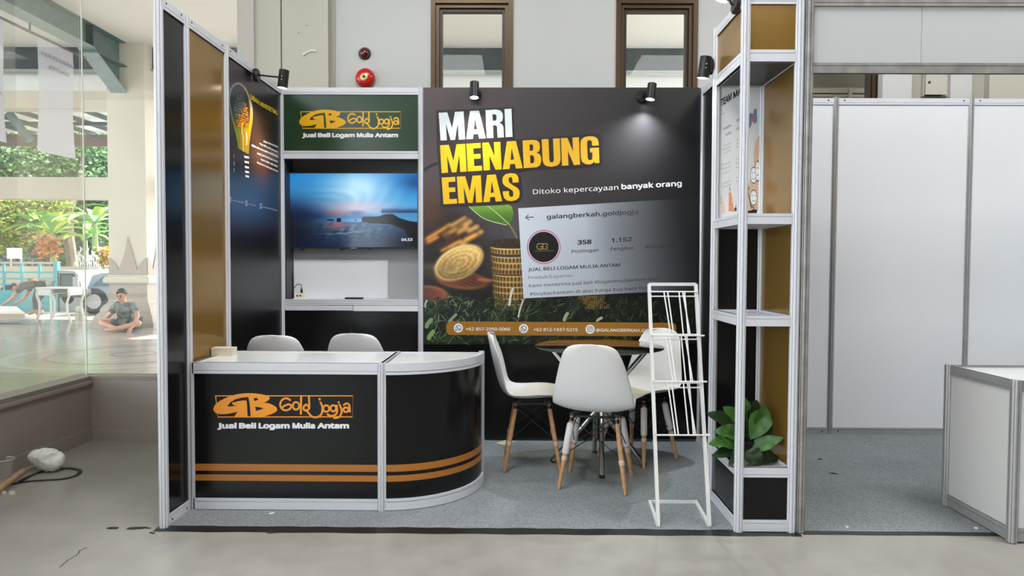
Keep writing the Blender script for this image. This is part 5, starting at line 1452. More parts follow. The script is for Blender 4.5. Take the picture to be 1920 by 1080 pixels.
def chips(name, lab, cat, px, py, m, n, sx, sy, sz=.006, seed=1, size=(.012, .03)):
    r_ = random.Random(seed); mb = MB(); c = PZ(px, py)
    for k in range(n):
        x, y = c[0] + r_.gauss(0, sx), c[1] + r_.gauss(0, sy); a = r_.uniform(0, pi); l = r_.uniform(*size); h = l * r_.uniform(.2, .45)
        q_ = [(x + l * cos(a + b_), y + h * sin(a + b_)) for b_ in (0, 1.3, 2.4, 3.5, 5.0)]
        mb.prism(q_, 0, sz * r_.uniform(.4, 1))
    return tag(obj(name, mb, m, None, base=(c[0], c[1], 0)), lab, cat)
dkm = mat('dark_debris', (.03, .028, .026, 1), .7); whm = mat('white_debris', (.7, .68, .64, 1), .7)
chips('rubble_chip', 'broken white chip of plaster on floor at left edge', 'debris', 8, 926, whm, 3, .02, .008, .02, 2, (.015, .03))
chips('rubble_chip', 'dark torn tape scraps on floor beside the front left post', 'debris', 265, 990, dkm, 16, .07, .006, .003, 3, (.006, .035))
chips('rubble_chip', 'small grey chip just left of the front left post', 'debris', 283, 1000, dkm, 2, .008, .003, .008, 4, (.008, .015))
chips('rubble_chip', 'black scrap on concrete floor in front of the reception counter', 'debris', 511, 999, dkm, 2, .01, .003, .006, 5, (.01, .018))
for (x, y, l_, an, lab) in [(1538, 863, .018, .1, 'short black scrap on neighbouring carpet, nearer the back'), (1563, 890, .026, -.4, 'longer black scrap on neighbouring carpet, nearer the front')]:
    c = PZ(x, y); mb = MB(); mb.tube([(c[0] - l_ * cos(an), c[1] - l_ * sin(an), .006), (c[0], c[1] + .004, .008), (c[0] + l_ * cos(an), c[1] + l_ * sin(an), .006)], [.001, .004, .001], 5)
    tag(obj('carpet_scrap', mb, dkm, None, base=(c[0], c[1], .004)), lab, 'debris')
for (x, y, lab) in [(1588, 991, 'white bit on neighbouring carpet edge, left of two'), (1830, 993, 'white bit on neighbouring carpet edge, beside the white counter')]:
    c = PZ(x, y); mb = MB(); mb.box(c[0] - .006, c[0] + .006, c[1] - .005, c[1] + .005, .004, .011); tag(obj('paper_scrap', mb, M['paper'], None, base=(c[0], c[1], .004)), lab, 'paper scrap')
c0 = [PZ(x, y) for x, y in [(929, 832), (950, 826), (966, 829), (945, 836)]]; mb = MB(); mb.prism([(p[0], p[1]) for p in c0][::-1], .004, .0055); o = obj('note_paper', mb, mat('yellow_note', (.62, .64, .36, 1), .6), None, base=(c0[0][0], c0[0][1], .004)); tag(o, 'pale yellow note paper on carpet behind the left table chair', 'paper')
c0 = [PZ(x, y) for x, y in [(504, 964), (514, 962), (515, 963.5), (505, 966)]]; mb = MB(); mb.prism([(p[0], p[1]) for p in c0], .004, .0055); o = obj('paper_scrap', mb, M['paper'], None, base=(c0[0][0], c0[0][1], .004)); tag(o, 'thin white paper strip on carpet before the reception counter', 'paper scrap')
pts = smooth3([PZ(x, y, .0) for x, y in [(112, 1064), (128, 1050), (145, 1040), (150, 1032), (163, 1027)]], 4)
mb = ribbon([Vector((p.x + .003 * sin(i * 3), p.y, .0002)) for i, p in enumerate(pts)], .0035, th=.0004); tag(obj('floor_crack', mb, M['black_hole']), 'thin dark crack in the concrete floor at lower left', 'crack')
# ================================================================== OUTSIDE: veranda
M['cream'] = mat('cream_painted_column', (.60, .53, .42, 1), .7, noise=.06, nscale=1.5)
M['tan'] = mat('tan_painted_relief', (.40, .335, .265, 1), .7, noise=.08, nscale=3)
M['green_steel'] = mat('green_painted_steel', (.085, .145, .125, 1), .4, noise=.35, nscale=5)
M['green_pale'] = mat('pale_green_flange', (.30, .36, .35, 1), .35, noise=.2, nscale=5)
M['dark_steel'] = mat('dark_steel_beam', (.05, .062, .058, 1), .45, noise=.4, nscale=6)
M['ver_white'] = mat('white_ceiling_paint', (.80, .76, .70, 1), .8)
M['tile'] = mat('polished_terrazzo_tile', (.44, .41, .38, 1), .16, noise=.12, nscale=3)
M['grout'] = mat('grout', (.18, .165, .15, 1), .8)
M['pave'] = mat('sunlit_concrete_paving', (.26, .245, .225, 1), .8, noise=.15, nscale=1)
OY0, OY1, OCZ = 5.62, 14.6, 5.55
mb = MB(); mb.box(-16, GX - .16, -8, 15.3, -.14, -.006); mb.box(GX - .16, 9, GY + .16, 15.3, -.14, -.006); struct('terrace_base', mb, M['grout'])
flo = bpy.data.objects.new('terrace_floor', None); COL.objects.link(flo); flo['kind'] = 'structure'
tm = None; TS = .60
cells = set()
for i in range(-24, 12):
    for j in range(-3, 17):
        x, y = GX - .16 + i * TS + .002, GY + .17 + j * TS
        if x + TS > 9 or x < -16 or (j < 0 and x + TS > GX - .15): continue
        if y + TS > 15.35: continue
        # keep the tiles one can pick out through the glass
        px = 970 + (x + TS / 2) / (y + TS / 2) * 1304
        if -60 < px < 330 and y > 3.4 and x < -2.2 and y < 11.5:
            cells.add((x, y))
for (x, y) in sorted(cells):
    if tm is None:
        m2 = MB(); m2.box(.002, TS - .002, .002, TS - .002, -.006, 0)
        o = obj('tile', m2, M['tile'], flo); tm = o.data; o.location = (x, y, 0)
    else:
        o = bpy.data.objects.new('tile', tm); COL.objects.link(o); o.parent = flo; o.location = (x, y, 0)
rest = MB()
for i in range(-24, 20):
    for j in range(-21, 17):
        x, y = GX - .16 + i * TS + .002, GY + .17 + j * TS
        if x + TS > 9 or x < -16 or (j < 0 and x + TS > GX - .15) or (x, y) in cells: continue
        rest.box(x + .002, x + TS - .002, y + .002, y + TS - .002, -.006, 0)
o = obj('tile_field', rest, M['tile'], flo); o['kind'] = 'stuff'
c = PZ(252, 663)
for k, (r0, r1) in enumerate([(.25, .30), (.62, .70), (1.0, 1.06), (1.42, 1.54)]):
    mb = MB(); n = 64
    for i in range(n):
        a = 2 * pi * i / n; mb.v += [(c[0] + r0 * cos(a), c[1] + r0 * sin(a), .0012), (c[0] + r1 * cos(a), c[1] + r1 * sin(a), .0012)]
    for i in range(n): j = (i + 1) % n; mb.f.append((2 * i, 2 * i + 1, 2 * j + 1, 2 * j))
    obj('inlay_ring', mb, mat('pale_inlay', (.50, .48, .46, 1), .18) if k % 2 else mat('dark_inlay', (.24, .225, .21, 1), .18), flo)
mb = MB(); mb.box(-16.5, 9.5, OY0 - .02, OY1, OCZ, OCZ + .15); mb.box(-16.5, GX - .3, -8.5, OY0 - .02, OCZ, OCZ + .15); struct('veranda_ceiling', mb, M['ver_white'])
mb = MB(); mb.box(-60, 40, 15.3, 70, -.2, -.05); mb.box(-60, -16, -20, 15.3, -.2, -.05); struct('ground', mb, M['pave'])
# column
CYF = 13.64; cx0, cx1 = -8.045, -7.30; cw = cx1 - cx0; ccx_ = (cx0 + cx1) / 2; ccy_ = CYF + cw / 2
def column(ccx_, ccy_, label):
    t = thing('veranda_column', (ccx_, ccy_, 0), label, 'column')
    h = cw / 2
    mb = MB(); mb.box(ccx_ - h, ccx_ + h, ccy_ - h, ccy_ + h, .9, OCZ); obj('shaft', mb, M['cream'], t)
    prof = [(.62, 0), (.62, .09), (.595, .10), (.585, .16), (.56, .22), (.52, .27), (.50, .30), (.49, .36), (.455, .42), (.405, .47), (.385, .52), (.38, .60), (.375, .84)]
    mb = MB()
    for r, z in prof:
        for sx, sy in ((-1, -1), (1, -1), (1, 1), (-1, 1)): mb.v.append((ccx_ + sx * r, ccy_ + sy * r, z))
    for i in range(len(prof) - 1):
        for k in range(4): mb.f.append((4 * i + k, 4 * i + (k + 1) % 4, 4 * i + 4 + (k + 1) % 4, 4 * i + 4 + k))
    obj('plinth', mb, M['tan'], t)
    prof = [(.375, .84), (.43, .85), (.455, .88), (.455, .94), (.43, .985), (.39, .99), (.385, 1.02), (.375, 1.03)]
    mb = MB()
    for r, z in prof:
        for sx, sy in ((-1, -1), (1, -1), (1, 1), (-1, 1)): mb.v.append((ccx_ + sx * r, ccy_ + sy * r, z))
    for i in range(len(prof) - 1):
        for k in range(4): mb.f.append((4 * i + k, 4 * i + (k + 1) % 4, 4 * i + 4 + (k + 1) % 4, 4 * i + 4 + k))
    mb.f.append((28, 29, 30, 31)); obj('moulding', mb, M['cream'], t)
    # pointed petals in relief, front and right
    pet = [(-1, 1.03), (1, 1.03), (1, 1.36), (.86, 1.33), (.70, 1.27), (.56, 1.18), (.50, 1.12), (.30, 1.42), (.02, 1.76), (-.16, 1.42), (-.48, 1.12), (-.55, 1.18), (-.70, 1.27), (-.86, 1.33), (-1, 1.36)]
    for f in range(2):
        mb = MB(); n = len(pet)
        for e in (0, .022):
            for u, z in pet:
                if f == 0: mb.v.append((ccx_ + u * h * (1 + .0), ccy_ - h - e, z))
                else: mb.v.append((ccx_ + h + e, ccy_ + u * h, z))
        tri = tessellate_polygon([[Vector((u, z, 0)) for u, z in pet]])
        mb.f += [tuple(i + n for i in q_) for q_ in tri] + [(i, (i + 1) % n, n + (i + 1) % n, n + i) for i in range(n)]
        obj('petal_relief', mb, M['tan'], t)
    return t
column(ccx_, ccy_, 'square cream veranda column with tan flared plinth behind the sitting man')
# green steel beam on the column line, haunch, cross beams
bx = -7.80
t = thing('roof_beam', (bx, 10, 5.13), 'green painted steel roof beam running towards the cream column, with haunch', 'beam')
mb = MB(); mb.box(bx - .012, bx + .012, 2, CYF + .02, 5.15, OCZ - .015); obj('web', mb, M['green_steel'], t)
mb = MB(); mb.box(bx - .15, bx + .15, 2, 12.62, 5.13, 5.15); obj('flange', mb, M['green_pale'], t)
mb = MB(); mb.box(bx - .15, bx + .15, 2, CYF, OCZ - .016, OCZ); mb.box(bx - .12, bx + .17, 12.62, CYF + .02, 5.07, 5.09); obj('flange', mb, M['green_steel'], t)
mb = MB(); mb.add([(bx - .15, 12.6, 5.13), (bx + .15, 12.6, 5.13), (bx + .15, CYF, 4.57), (bx - .15, CYF, 4.57), (bx - .15, 12.6, 5.15), (bx + .15, 12.6, 5.15), (bx + .15, CYF, 4.59), (bx - .15, CYF, 4.59)], [(0, 3, 2, 1), (4, 5, 6, 7), (0, 1, 5, 4), (1, 2, 6, 5), (2, 3, 7, 6), (3, 0, 4, 7)]); obj('haunch_flange', mb, M['green_pale'], t)
mb = MB(); mb.add([(bx, 12.6, 5.14), (bx, CYF, 5.14), (bx, CYF, 4.58), (bx + .01, 12.6, 5.14), (bx + .01, CYF, 5.14), (bx + .01, CYF, 4.58)], [(0, 1, 2), (3, 5, 4), (0, 3, 4, 1), (1, 4, 5, 2), (2, 5, 3, 0)]); obj('haunch_web', mb, M['green_steel'], t)
for y in (12.6, 9.0, 5.6):
    mb = MB(); mb.box(bx - .14, bx + .14, y, y + .015, 5.15, OCZ - .016); obj('stiffener', mb, M['dark_steel'], t)
t = thing('roof_beam', (-3, 13.95, 5.07), 'dark green steel cross beam under the white veranda ceiling', 'beam')
mb = MB(); mb.box(-16, 9, 13.94, 13.96, 5.09, OCZ); obj('web', mb, M['dark_steel'], t)
mb = MB(); mb.box(-16, 9, 13.87, 14.03, 5.07, 5.095); obj('flange', mb, M['green_pale'], t)
# facade bands of the veranda edge
s14 = 14.25
zb = [PY(100, y, s14)[2] for y in (133, 172, 204, 332, 373)]
mb = MB(); mb.box(-16, 9, s14, s14 + .25, zb[1], OCZ); struct('trim_5', mb, M['ver_white'])
mb = MB(); mb.box(-16, 9, s14 - .06, s14 + .3, zb[2], zb[1]); struct('trim_6', mb, M['cream'])
mb = MB(); mb.box(-16, -3.5, s14 - .0, s14 + .3, zb[4], zb[3]); struct('trim_7', mb, M['cream'])
mb = MB(); mb.box(-3.4, 9, s14 + .05, s14 + .25, 0, OCZ); struct('wall_far', mb, M['cream'])
# what stands outside the third window
a, b = PY(1490, 164, 6.0), PY(1660, 90, 6.0)
mb = MB(); mb.box(a[0], b[0], 6.0, 6.06, a[2], b[2]); struct('trim_8', mb, mat('brown_grey_header', (.17, .145, .11, 1), .7))
mb = MB(); z1 = PY(1500, 166, 5.95)[2]; z0 = PY(1500, 174, 5.95)[2]; mb.box(a[0], b[0], 5.95, 5.99, z0, z1); mb.box(a[0], b[0], 5.95, 5.99, z0 - .03, z0 - .012)
x = PY(1594, 170, 5.95)[0]; mb.box(x - .014, x + .014, 5.94, 5.95, z0 - .5, z1 + .004); mb.box(a[0], b[0], 5.99, 6.0, z0 - .6, z1); struct('trim_9', mb, mat('cream_screen_frame', (.36, .33, .25, 1), .6))
# canopy beyond
t = thing('canopy', (-10, 16.5, 4.5), 'translucent white canopy on dark steel purlins beyond the veranda', 'canopy')
mb = MB(); mb.box(-20, -3.5, 14.6, 18.6, 4.72, 4.74); obj('roof_sheet', mb, mat('white_roof_sheet', (.80, .80, .78, 1), .6), t)
ro = t.children[0]; ro.data.materials[0].node_tree.nodes['Principled BSDF'].inputs['Transmission Weight'].default_value = 0
for k in range(16):
    x = -16 + k * .78; mb = MB(); mb.box(x, x + .06, 14.6, 18.55, 4.62, 4.72); obj('rafter', mb, M['dark_steel'], t)
for y in (15.2, 16.7): mb = MB(); mb.box(-20, -3.5, y, y + .07, 4.55, 4.63); obj('purlin', mb, M['dark_steel'], t)
mb = MB(); mb.box(-20, -3.5, 18.55, 18.65, 4.36, 4.66); o = obj('fascia', mb, mat('brown_gutter', (.16, .10, .085, 1), .6), t); o['label'] = 'brown fascia gutter'
p0, p1 = Vector(PY(17, 212, 14.8)), Vector(PY(57, 264, 14.8))
mb = MB(); mb.tube([p0, p1], .09, 4); obj('brace', mb, M['green_steel'], t)['label'] = 'green diagonal steel brace'
# banners
def banner(y0, y1, ztop, zbot, label, words):
    X = -7.9
    t = thing('banner', (X, (y0 + y1) / 2, zbot), label, 'banner')
    mb = MB(); n = 14
    for j in range(n + 1):
        for i in range(n + 1):
            u, v = i / n, j / n
            mb.v.append((X + .03 * sin(v * 5 + u * 2) * v, y0 + (y1 - y0) * u, ztop + (zbot - ztop) * v))
    for j in range(n):
        for i in range(n): a = j * (n + 1) + i; mb.f.append((a, a + n + 1, a + n + 2, a + 1))
    cl = obj('cloth', mb, mat('banner_cloth', (.56, .54, .57, 1), .8), t, True)
    A = Art(lambda px, py, d: (X + .035 + d, y0 + (y1 - y0) * px, ztop - (ztop - zbot) * py)); A.w = .003
    for (s_, a, y, b, h) in words:
        A.text(s_, (b, y), (a, y), 0, C(150, 150, 158, .9), .01, up=(0, -h))   # print seen from behind, so mirrored
    obj('lettering', A.take(), M['print_matte'], cl)
banner(PX(70, 75, -7.9)[1], PX(137, 107, -7.9)[1], 4.97, 3.10, 'long white hanging banner with mirrored EXPO lettering outside the glass', [('HARFIYAH', .06, .155, .96, .05), ('EXPO', .26, .25, .80, .05)])
banner(9.55, 10.72, 4.97, 3.10, 'white hanging banner cut by the left edge of the picture', [('EXPO', .3, .25, .8, .05), ('JOGJA', .2, .62, .94, .03)])
mb = MB(); mb.tube([(-7.9, 8.5, 4.985), (-7.9, 12.75, 4.985)], .022, 8)
t = thing('banner_rail', (-7.9, 10.5, 4.985), 'thin brown rail under the green beam carrying the white banners', 'rail'); obj('tube', mb, mat('brown_rail', (.14, .10, .085, 1), .5), t)
for y in (9.4, 11.3): mb = MB(); mb.box(-7.91, -7.89, y, y + .02, 4.985, 5.13); obj('hanger', mb, M['dark_steel'], t)

# ================================================================== OUTSIDE: trees, fence, vehicles
leafmats = {}
def leafcloud(n, centre, rad, cols, size, seed, squash=1.0):
    r_ = random.Random(seed); mb = MB()
    for k in range(n):
        d = Vector((r_.gauss(0, 1), r_.gauss(0, 1), r_.gauss(0, 1))); d.normalize(); rr_ = r_.random() ** .4
        lump = 1 + .25 * sin(d.x * 5 + seed) * cos(d.z * 4)
        p = Vector(centre) + Vector((d.x * rad[0], d.y * rad[1], d.z * rad[2])) * rr_ * lump
        a = Vector((r_.gauss(0, 1), r_.gauss(0, 1), r_.gauss(0, .5))).normalized(); b = a.cross(Vector((r_.gauss(0, 1), r_.gauss(0, 1), r_.gauss(0, 1)))).normalized()
        l = size * r_.uniform(.6, 1.4); w_ = l * .42
        c = r_.choice(cols); f = r_.uniform(.75, 1.2); c = C(*[min(250, v * f) for v in c], .8)
        mb.add([p, p + a * l * .4 + b * w_ * .8, p + a * l, p + a * l * .4 - b * w_ * .8], [(0, 1, 2, 3)], c and [c] * 4)
    return mb
foliage_m = print_mat('foliage', .5)
def tree(name, label, base, h, trunk_pts, clouds, cols, n, size, seed):
    t = thing(name, base, label, 'tree', 'trees beyond the veranda')
    mb = MB()
    for pts, r0, r1 in trunk_pts:
        m_ = len(pts); mb.tube(pts, [r0 + (r1 - r0) * i / (m_ - 1) for i in range(m_)], 8)
    obj('trunk', mb, mat('tree_bark', (.26, .20, .15, 1), .9, noise=.5, nscale=6, bump=.6, bscale=14, bdist=.03), t, True)
    for i, (c, r) in enumerate(clouds):
        o = obj('foliage', leafcloud(n, c, r, cols, size, seed + i), foliage_m, t); o['kind'] = 'stuff'
yg = [(120, 150, 50), (170, 180, 50), (196, 196, 70), (80, 120, 50), (214, 206, 90)]
gg = [(70, 116, 60), (96, 140, 80), (44, 84, 44), (130, 170, 90), (150, 180, 120)]
b = PY(132, 500, 23)
tree('broadleaf_tree', 'leaning broadleaf tree with brown trunk behind the blue truck', (b[0], 23, -.05), 6,
     [([(b[0] + .3, 23, -.05), (b[0] + .1, 23, 1.0), (b[0] - .1, 23.1, 2.1), PY(128, 400, 23), PY(108, 380, 23.2), PY(90, 368, 23.4)], .2, .1), ([PY(128, 400, 23), PY(150, 340, 23.4), PY(156, 290, 23.8)], .13, .05)],
     [(PY(60, 300, 24), (2.4, 1.6, 1.2)), (PY(150, 300, 24.5), (2.0, 1.5, 1.3)), (PY(20, 330, 23.5), (1.6, 1.3, 1.0))], gg, 7000, .125, 1)
tree('yellow_tree', 'yellow-green sunlit tree at the left edge behind the truck', PZ(10, 560), 5,
     [([PY(20, 500, 22), PY(25, 440, 22), PY(30, 400, 22)], .12, .06)],
     [(PY(20, 400, 22), (1.3, 1.0, .75)), (PY(60, 385, 22.5), (1.1, .9, .5)), (PY(8, 445, 21.5), (.7, .7, .5))], yg, 4500, .11, 20)
tree('shade_tree', 'darker green tree filling the gap right of the glass joint', PZ(190, 560), 6,
     [([PY(190, 500, 25), PY(188, 400, 25), PY(180, 330, 25)], .16, .08)],
     [(PY(185, 400, 25), (1.2, 1.0, 1.2)), (PY(190, 300, 25.5), (1.4, 1.1, 1.2)), (PY(120, 400, 26), (1.6, 1.0, 1.2))], gg[:4], 6000, .12, 40)
# banana-like plants with long strap leaves
def strap_leaf_plant(label, base, n, L, cols, seed):
    r_ = random.Random(seed); t = thing('banana_plant', base, label, 'plant', 'banana plants beyond the veranda')
    mb = MB(); mb.tube([base, (base[0], base[1], base[2] + L * .5)], [.10, .06], 8); obj('stem', mb, mat('green_stem', (.22, .28, .10, 1), .6), t, True)
    for k in range(n):
        a = 2 * pi * k / n + r_.uniform(-.3, .3); e = r_.uniform(.5, 1.25); l = L * r_.uniform(.7, 1.1)
        m2 = MB(); p = Vector(base) + Vector((0, 0, L * .5)); d = Vector((cos(a) * cos(e), sin(a) * cos(e), sin(e)))
        s_ = Vector((-sin(a), cos(a), 0)); rows = 9; c = r_.choice(cols); c = C(*c, 1.0)
        for i in range(rows + 1):
            u = i / rows; hw = .13 * L / 1.5 * sin(pi * min(.98, u * .9 + .06)) ** .7
            q_ = p + d * l * u + Vector((0, 0, -.55 * l * u * u))
            for kk in (-1, 0, 1): m2.v.append(tuple(q_ + s_ * hw * kk + Vector((0, 0, .04 * abs(kk))))); m2.c.append(c)
        for i in range(rows):
            for kk in (0, 1): z_ = i * 3 + kk; m2.f.append((z_, z_ + 1, z_ + 4, z_ + 3))
        obj('leaf', m2, foliage_m, t, True)
lc = [(110, 170, 70), (150, 200, 80), (90, 140, 60), (190, 200, 90)]
for i, (x, y, Y, L, lab) in enumerate([(100, 440, 21, 1.7, 'banana plant with bright long leaves left of the tree trunk'), (178, 420, 20.5, 1.9, 'tall banana plant right of the glass joint'), (130, 400, 24, 1.8, 'banana plant high behind the leaning trunk'), (72, 430, 21.5, 1.3, 'small banana plant behind the bent-over man'), (160, 450, 22, 1.4, 'low banana plant above the white fence')]):
    p = PY(x, y, Y); strap_leaf_plant(lab, (p[0], Y, p[2] - L * .5), 13, L, lc, 60 + i)
t = thing('shrub', PZ(100, 560), 'orange-leaved garden shrub behind the truck rail', 'shrub')
o = obj('foliage', leafcloud(260, PY(92, 462, 19.9), (.35, .3, .35), [(226, 130, 50), (230, 170, 60), (190, 90, 40)], .16, 77), foliage_m, t); o['kind'] = 'stuff'
t = thing('shrub', PZ(197, 560), 'yellow garden shrub beside the cream column', 'shrub')
o = obj('foliage', leafcloud(200, PY(197, 482, 19.6), (.2, .3, .3), [(230, 170, 40), (210, 140, 40), (120, 140, 50)], .13, 78), foliage_m, t); o['kind'] = 'stuff'
t = thing('hedge', (-16, 27, 0), 'dark green hedge closing the garden behind the trees', 'hedge')
hm = MB()
for k in range(7): q_ = leafcloud(1800, (-23 + k * 1.9, 27.5, 1.9 + .4 * sin(k)), (1.4, .8, 1.6), gg[:3] + [(40, 60, 36)], .17, 90 + k); hm.add(q_.v, q_.f, q_.c)
o = obj('foliage', hm, foliage_m, t); o['kind'] = 'stuff'
t = thing('hedge', (-20, 6, 0), 'long clipped green hedge along the open left side of the terrace', 'hedge')
hm = MB()
for k in range(14): q_ = leafcloud(700, (-20.5, -6 + k * 2.1, 1.5), (.9, 1.4, 1.7), gg[:3] + [(40, 60, 36)], .2, 190 + k); hm.add(q_.v, q_.f, q_.c)
o = obj('foliage', hm, foliage_m, t); o['kind'] = 'stuff'
# far shop with lettering
t = thing('shop_building', (-18, 31, 0), 'dark shop front behind the garden with white letters on its fascia', 'building')
mb = MB(); mb.box(-28, -12, 31, 36, 0, 4.0); obj('wall', mb, mat('dark_shop_wall', (.10, .105, .12, 1), .7), t)
mb = MB(); mb.box(-28.3, -11.7, 30.6, 36.2, 4.0, 4.25); obj('roof', mb, mat('shop_roof', (.2, .19, .19, 1), .8), t)
for k in range(5):
    x = -26.5 + k * 2.9; mb = MB(); mb.box(x, x + 1.9, 30.97, 31, .2, 2.0); w_ = obj('window', mb, mat('shop_glass', (.06, .075, .09, 1), .15), t)
    mb = MB(); fr(mb, x - .05, x + 1.95, .15, 2.05, .07, 30.93, 31.0); obj('window_frame', mb, mat('shop_frame', (.3, .3, .32, 1), .5), w_)
A = Art(planeY(30.9)); A.text('WIJAYA', (22, 461), (62, 462), 0, C(240, 240, 240), .04, up=(0, -7)); obj('lettering', A.take(), M['print_matte'], t.children[0])
def board(label, x0, x1, y0, y1, Y, cols):
    a, b = PY(x0, y1, Y), PY(x1, y0, Y); t = thing('sign_board', ((a[0] + b[0]) / 2, Y, a[2]), label, 'sign')
    w_ = (b[0] - a[0]) / len(cols)
    for i, c in enumerate(cols): mb = MB(); mb.box(a[0] + w_ * i, a[0] + w_ * (i + 1), Y, Y + .04, a[2], b[2]); o = obj('board_panel', mb, mat('sign_paint', C(*c), .5), t)
    for x in (a[0] + .05, b[0] - .08): mb = MB(); mb.box(x, x + .04, Y + .041, Y + .08, -.05, b[2]); obj('leg', mb, M['alu_grey'], t)
    return t
board('pale blue rectangular sign board beyond the truck', 13, 40, 465, 485, 21, [(200, 232, 240)])
board('small blue and pink sign board beside the cream column', 182, 200, 462, 478, 21, [(120, 180, 220), (236, 180, 190)])
# ornate white fence
t = thing('ornate_fence', (-15, 20.3, 0), 'ornate white metal fence with curled finials beyond the parked car', 'fence')
a, b = PY(142, 500, 20.3)[0], PY(206, 500, 20.3)[0]
mb = MB(); mb.box(a, b, 20.28, 20.32, 1.02, 1.07); mb.box(a, b, 20.28, 20.32, .3, .34); obj('rail', mb, M['wire'], t)
n = 16
for i in range(n):
    x = a + (b - a) * i / (n - 1); h = 1.35 + .12 * (i % 3)
    mb = MB(); mb.tube([(x, 20.3, -.05), (x, 20.3, h)], .013, 5); mb.tube([(x, 20.3, h - .02), (x + .04, 20.3, h + .06), (x, 20.3, h + .14)], [.02, .03, .003], 5); mb.tube([(x - .06, 20.3, h - .2), (x - .03, 20.3, h - .08), (x, 20.3, h - .14), (x + .03, 20.3, h - .08), (x + .06, 20.3, h - .2)], .011, 5)
    obj('picket', mb, M['wire'], t, True)
# cyan truck
CY = 18.3
cyan = mat('cyan_truck_paint', (.07, .36, .40, 1), .35); cream2 = mat('cream_truck_rail', (.48, .42, .34, 1), .4)
t = thing('truck', PY(60, 560, CY), 'parked cyan truck with slatted side rails and dark cab window', 'truck')
t.location.z = -.05
P_ = lambda x, y: PY(x, y, CY)
x_l = P_(-120, 500)[0]; x_r = P_(106, 500)[0]
def bar(x0, x1, z0, z1, m, nm, y0=CY, d=.05): mb = MB(); mb.box(x0, x1, y0, y0 + d, z0, z1); return obj(nm, mb, m, t)
zz = lambda y: P_(60, y)[2]
for y, hgt, m_ in ((491, .05, cream2), (509, .045, cyan), (521, .045, cyan), (532, .045, cyan)): bar(x_l, x_r, zz(y) - hgt, zz(y), m_, 'side_rail')
for px in (-90, -55, -20, 4, 37, 71): bar(P_(px, 500)[0], P_(px + 4, 500)[0], zz(545), zz(491 if px % 2 else 491), cream2 if px < 0 else cyan, 'stake', CY + .01, .04)
bar(P_(101, 500)[0], P_(109, 500)[0], zz(585), zz(490), cyan, 'corner_post', CY - .03, .12)
bar(x_l, x_r, zz(588), zz(544), cyan, 'drop_side', CY - .01, .06)
for y in (553, 566, 577): bar(x_l, x_r, zz(y) - .02, zz(y), mat('cyan_dark', (.06, .36, .40, 1), .4), 'side_rib', CY - .03, .02)
mb = MB(); mb.box(x_l, x_r, CY + .06, CY + 1.9, zz(560), zz(556)); obj('load_bed', mb, cream2, t)
mb = MB(); mb.box(x_l, x_r, CY + 1.86, CY + 1.9, zz(556), zz(500)); obj('far_side', mb, cream2, t)
cabx0, cabx1 = P_(110, 500)[0], P_(158, 500)[0]
mb = MB(); pl = [(cabx0, zz(590)), (cabx1, zz(590)), (cabx1 + .02, zz(560)), (P_(146, 520)[0], zz(514)), (P_(140, 505)[0], zz(508)), (cabx0, zz(506))]
n = len(pl)
for y in (CY, CY + 1.6): mb.v += [(x, y, z) for x, z in pl]
mb.f = [tuple(range(n)), tuple(reversed(range(n, 2 * n)))] + [(i, (i + 1) % n, n + (i + 1) % n, n + i)[::-1] for i in range(n)]
obj('cab', mb, mat('pale_cab_paint', (.30, .34, .36, 1), .3), t)
pw = [(P_(113, 500)[0], zz(556)), (P_(150, 500)[0], zz(556)), (P_(142, 500)[0], zz(520)), (P_(137, 500)[0], zz(514)), (P_(114, 500)[0], zz(513))]
mb = MB(); mb.add([(x, CY - .012, z) for x, z in pw], [tuple(range(5))]); obj('window', mb, mat('truck_window', (.07, .10, .13, 1), .08), t)
mb = MB(); mb.tube([(x, CY - .02, z) for x, z in pw], .022, 5, closed=True); obj('window_frame', mb, M['black_soft'], t)
mb = MB(); c = P_(151, 528); mb.box(c[0] - .08, c[0] + .06, CY - .2, CY - .15, c[2] - .13, c[2] + .13); obj('mirror', mb, M['alu_grey'], t)
for px in (20, 128):
    c = P_(px, 592); mb = MB(); mb.tube([(c[0], CY + .02, .32), (c[0], CY + .24, .32)], .36, 24); wh = obj('wheel', mb, mat('tyre', (.05, .05, .05, 1), .8), t, True); mb = MB(); mb.tube([(c[0], CY, .32), (c[0], CY + .03, .32)], .16, 16); obj('rim', mb, M['alu_grey'], wh, True)
# white car behind
CZ = 17.5
P_ = lambda x, y: PY(x, y, CZ)
t = thing('car', (P_(200, 560)[0], CZ, -.05), 'white parked car with dark windscreen behind the sitting man', 'car')
pl = [P_(158, 586), P_(310, 586), P_(314, 548), P_(275, 540), P_(250, 514), P_(192, 511), P_(172, 516), P_(160, 545)]
mb = MB(); n = len(pl)
for y in (CZ, CZ + 1.6): mb.v += [(p[0], y, p[2]) for p in pl]
mb.f = [tuple(range(n)), tuple(reversed(range(n, 2 * n)))] + [(i, (i + 1) % n, n + (i + 1) % n, n + i)[::-1] for i in range(n)]
carp = mat('white_car_paint', (.22, .27, .30, 1), .25, coat=.5); bo = obj('body', mb, carp, t)
bv = bo.modifiers.new('round', 'BEVEL'); bv.width = .03; bv.segments = 3
mb = MB(); pw = [P_(176, 537), P_(214, 536), P_(214, 518), P_(196, 518), P_(180, 530)]; mb.add([(p[0], CZ - .05, p[2]) for p in pw], [tuple(range(5))]); obj('window', mb, mat('car_glass', (.08, .12, .16, 1), .08), t)
mb = MB(); pw = [P_(218, 536), P_(262, 537), P_(246, 519), P_(218, 518)]; mb.add([(p[0], CZ - .05, p[2]) for p in pw], [(0, 1, 2, 3)]); obj('window', mb, mat('car_glass', (.08, .12, .16, 1), .08), t)
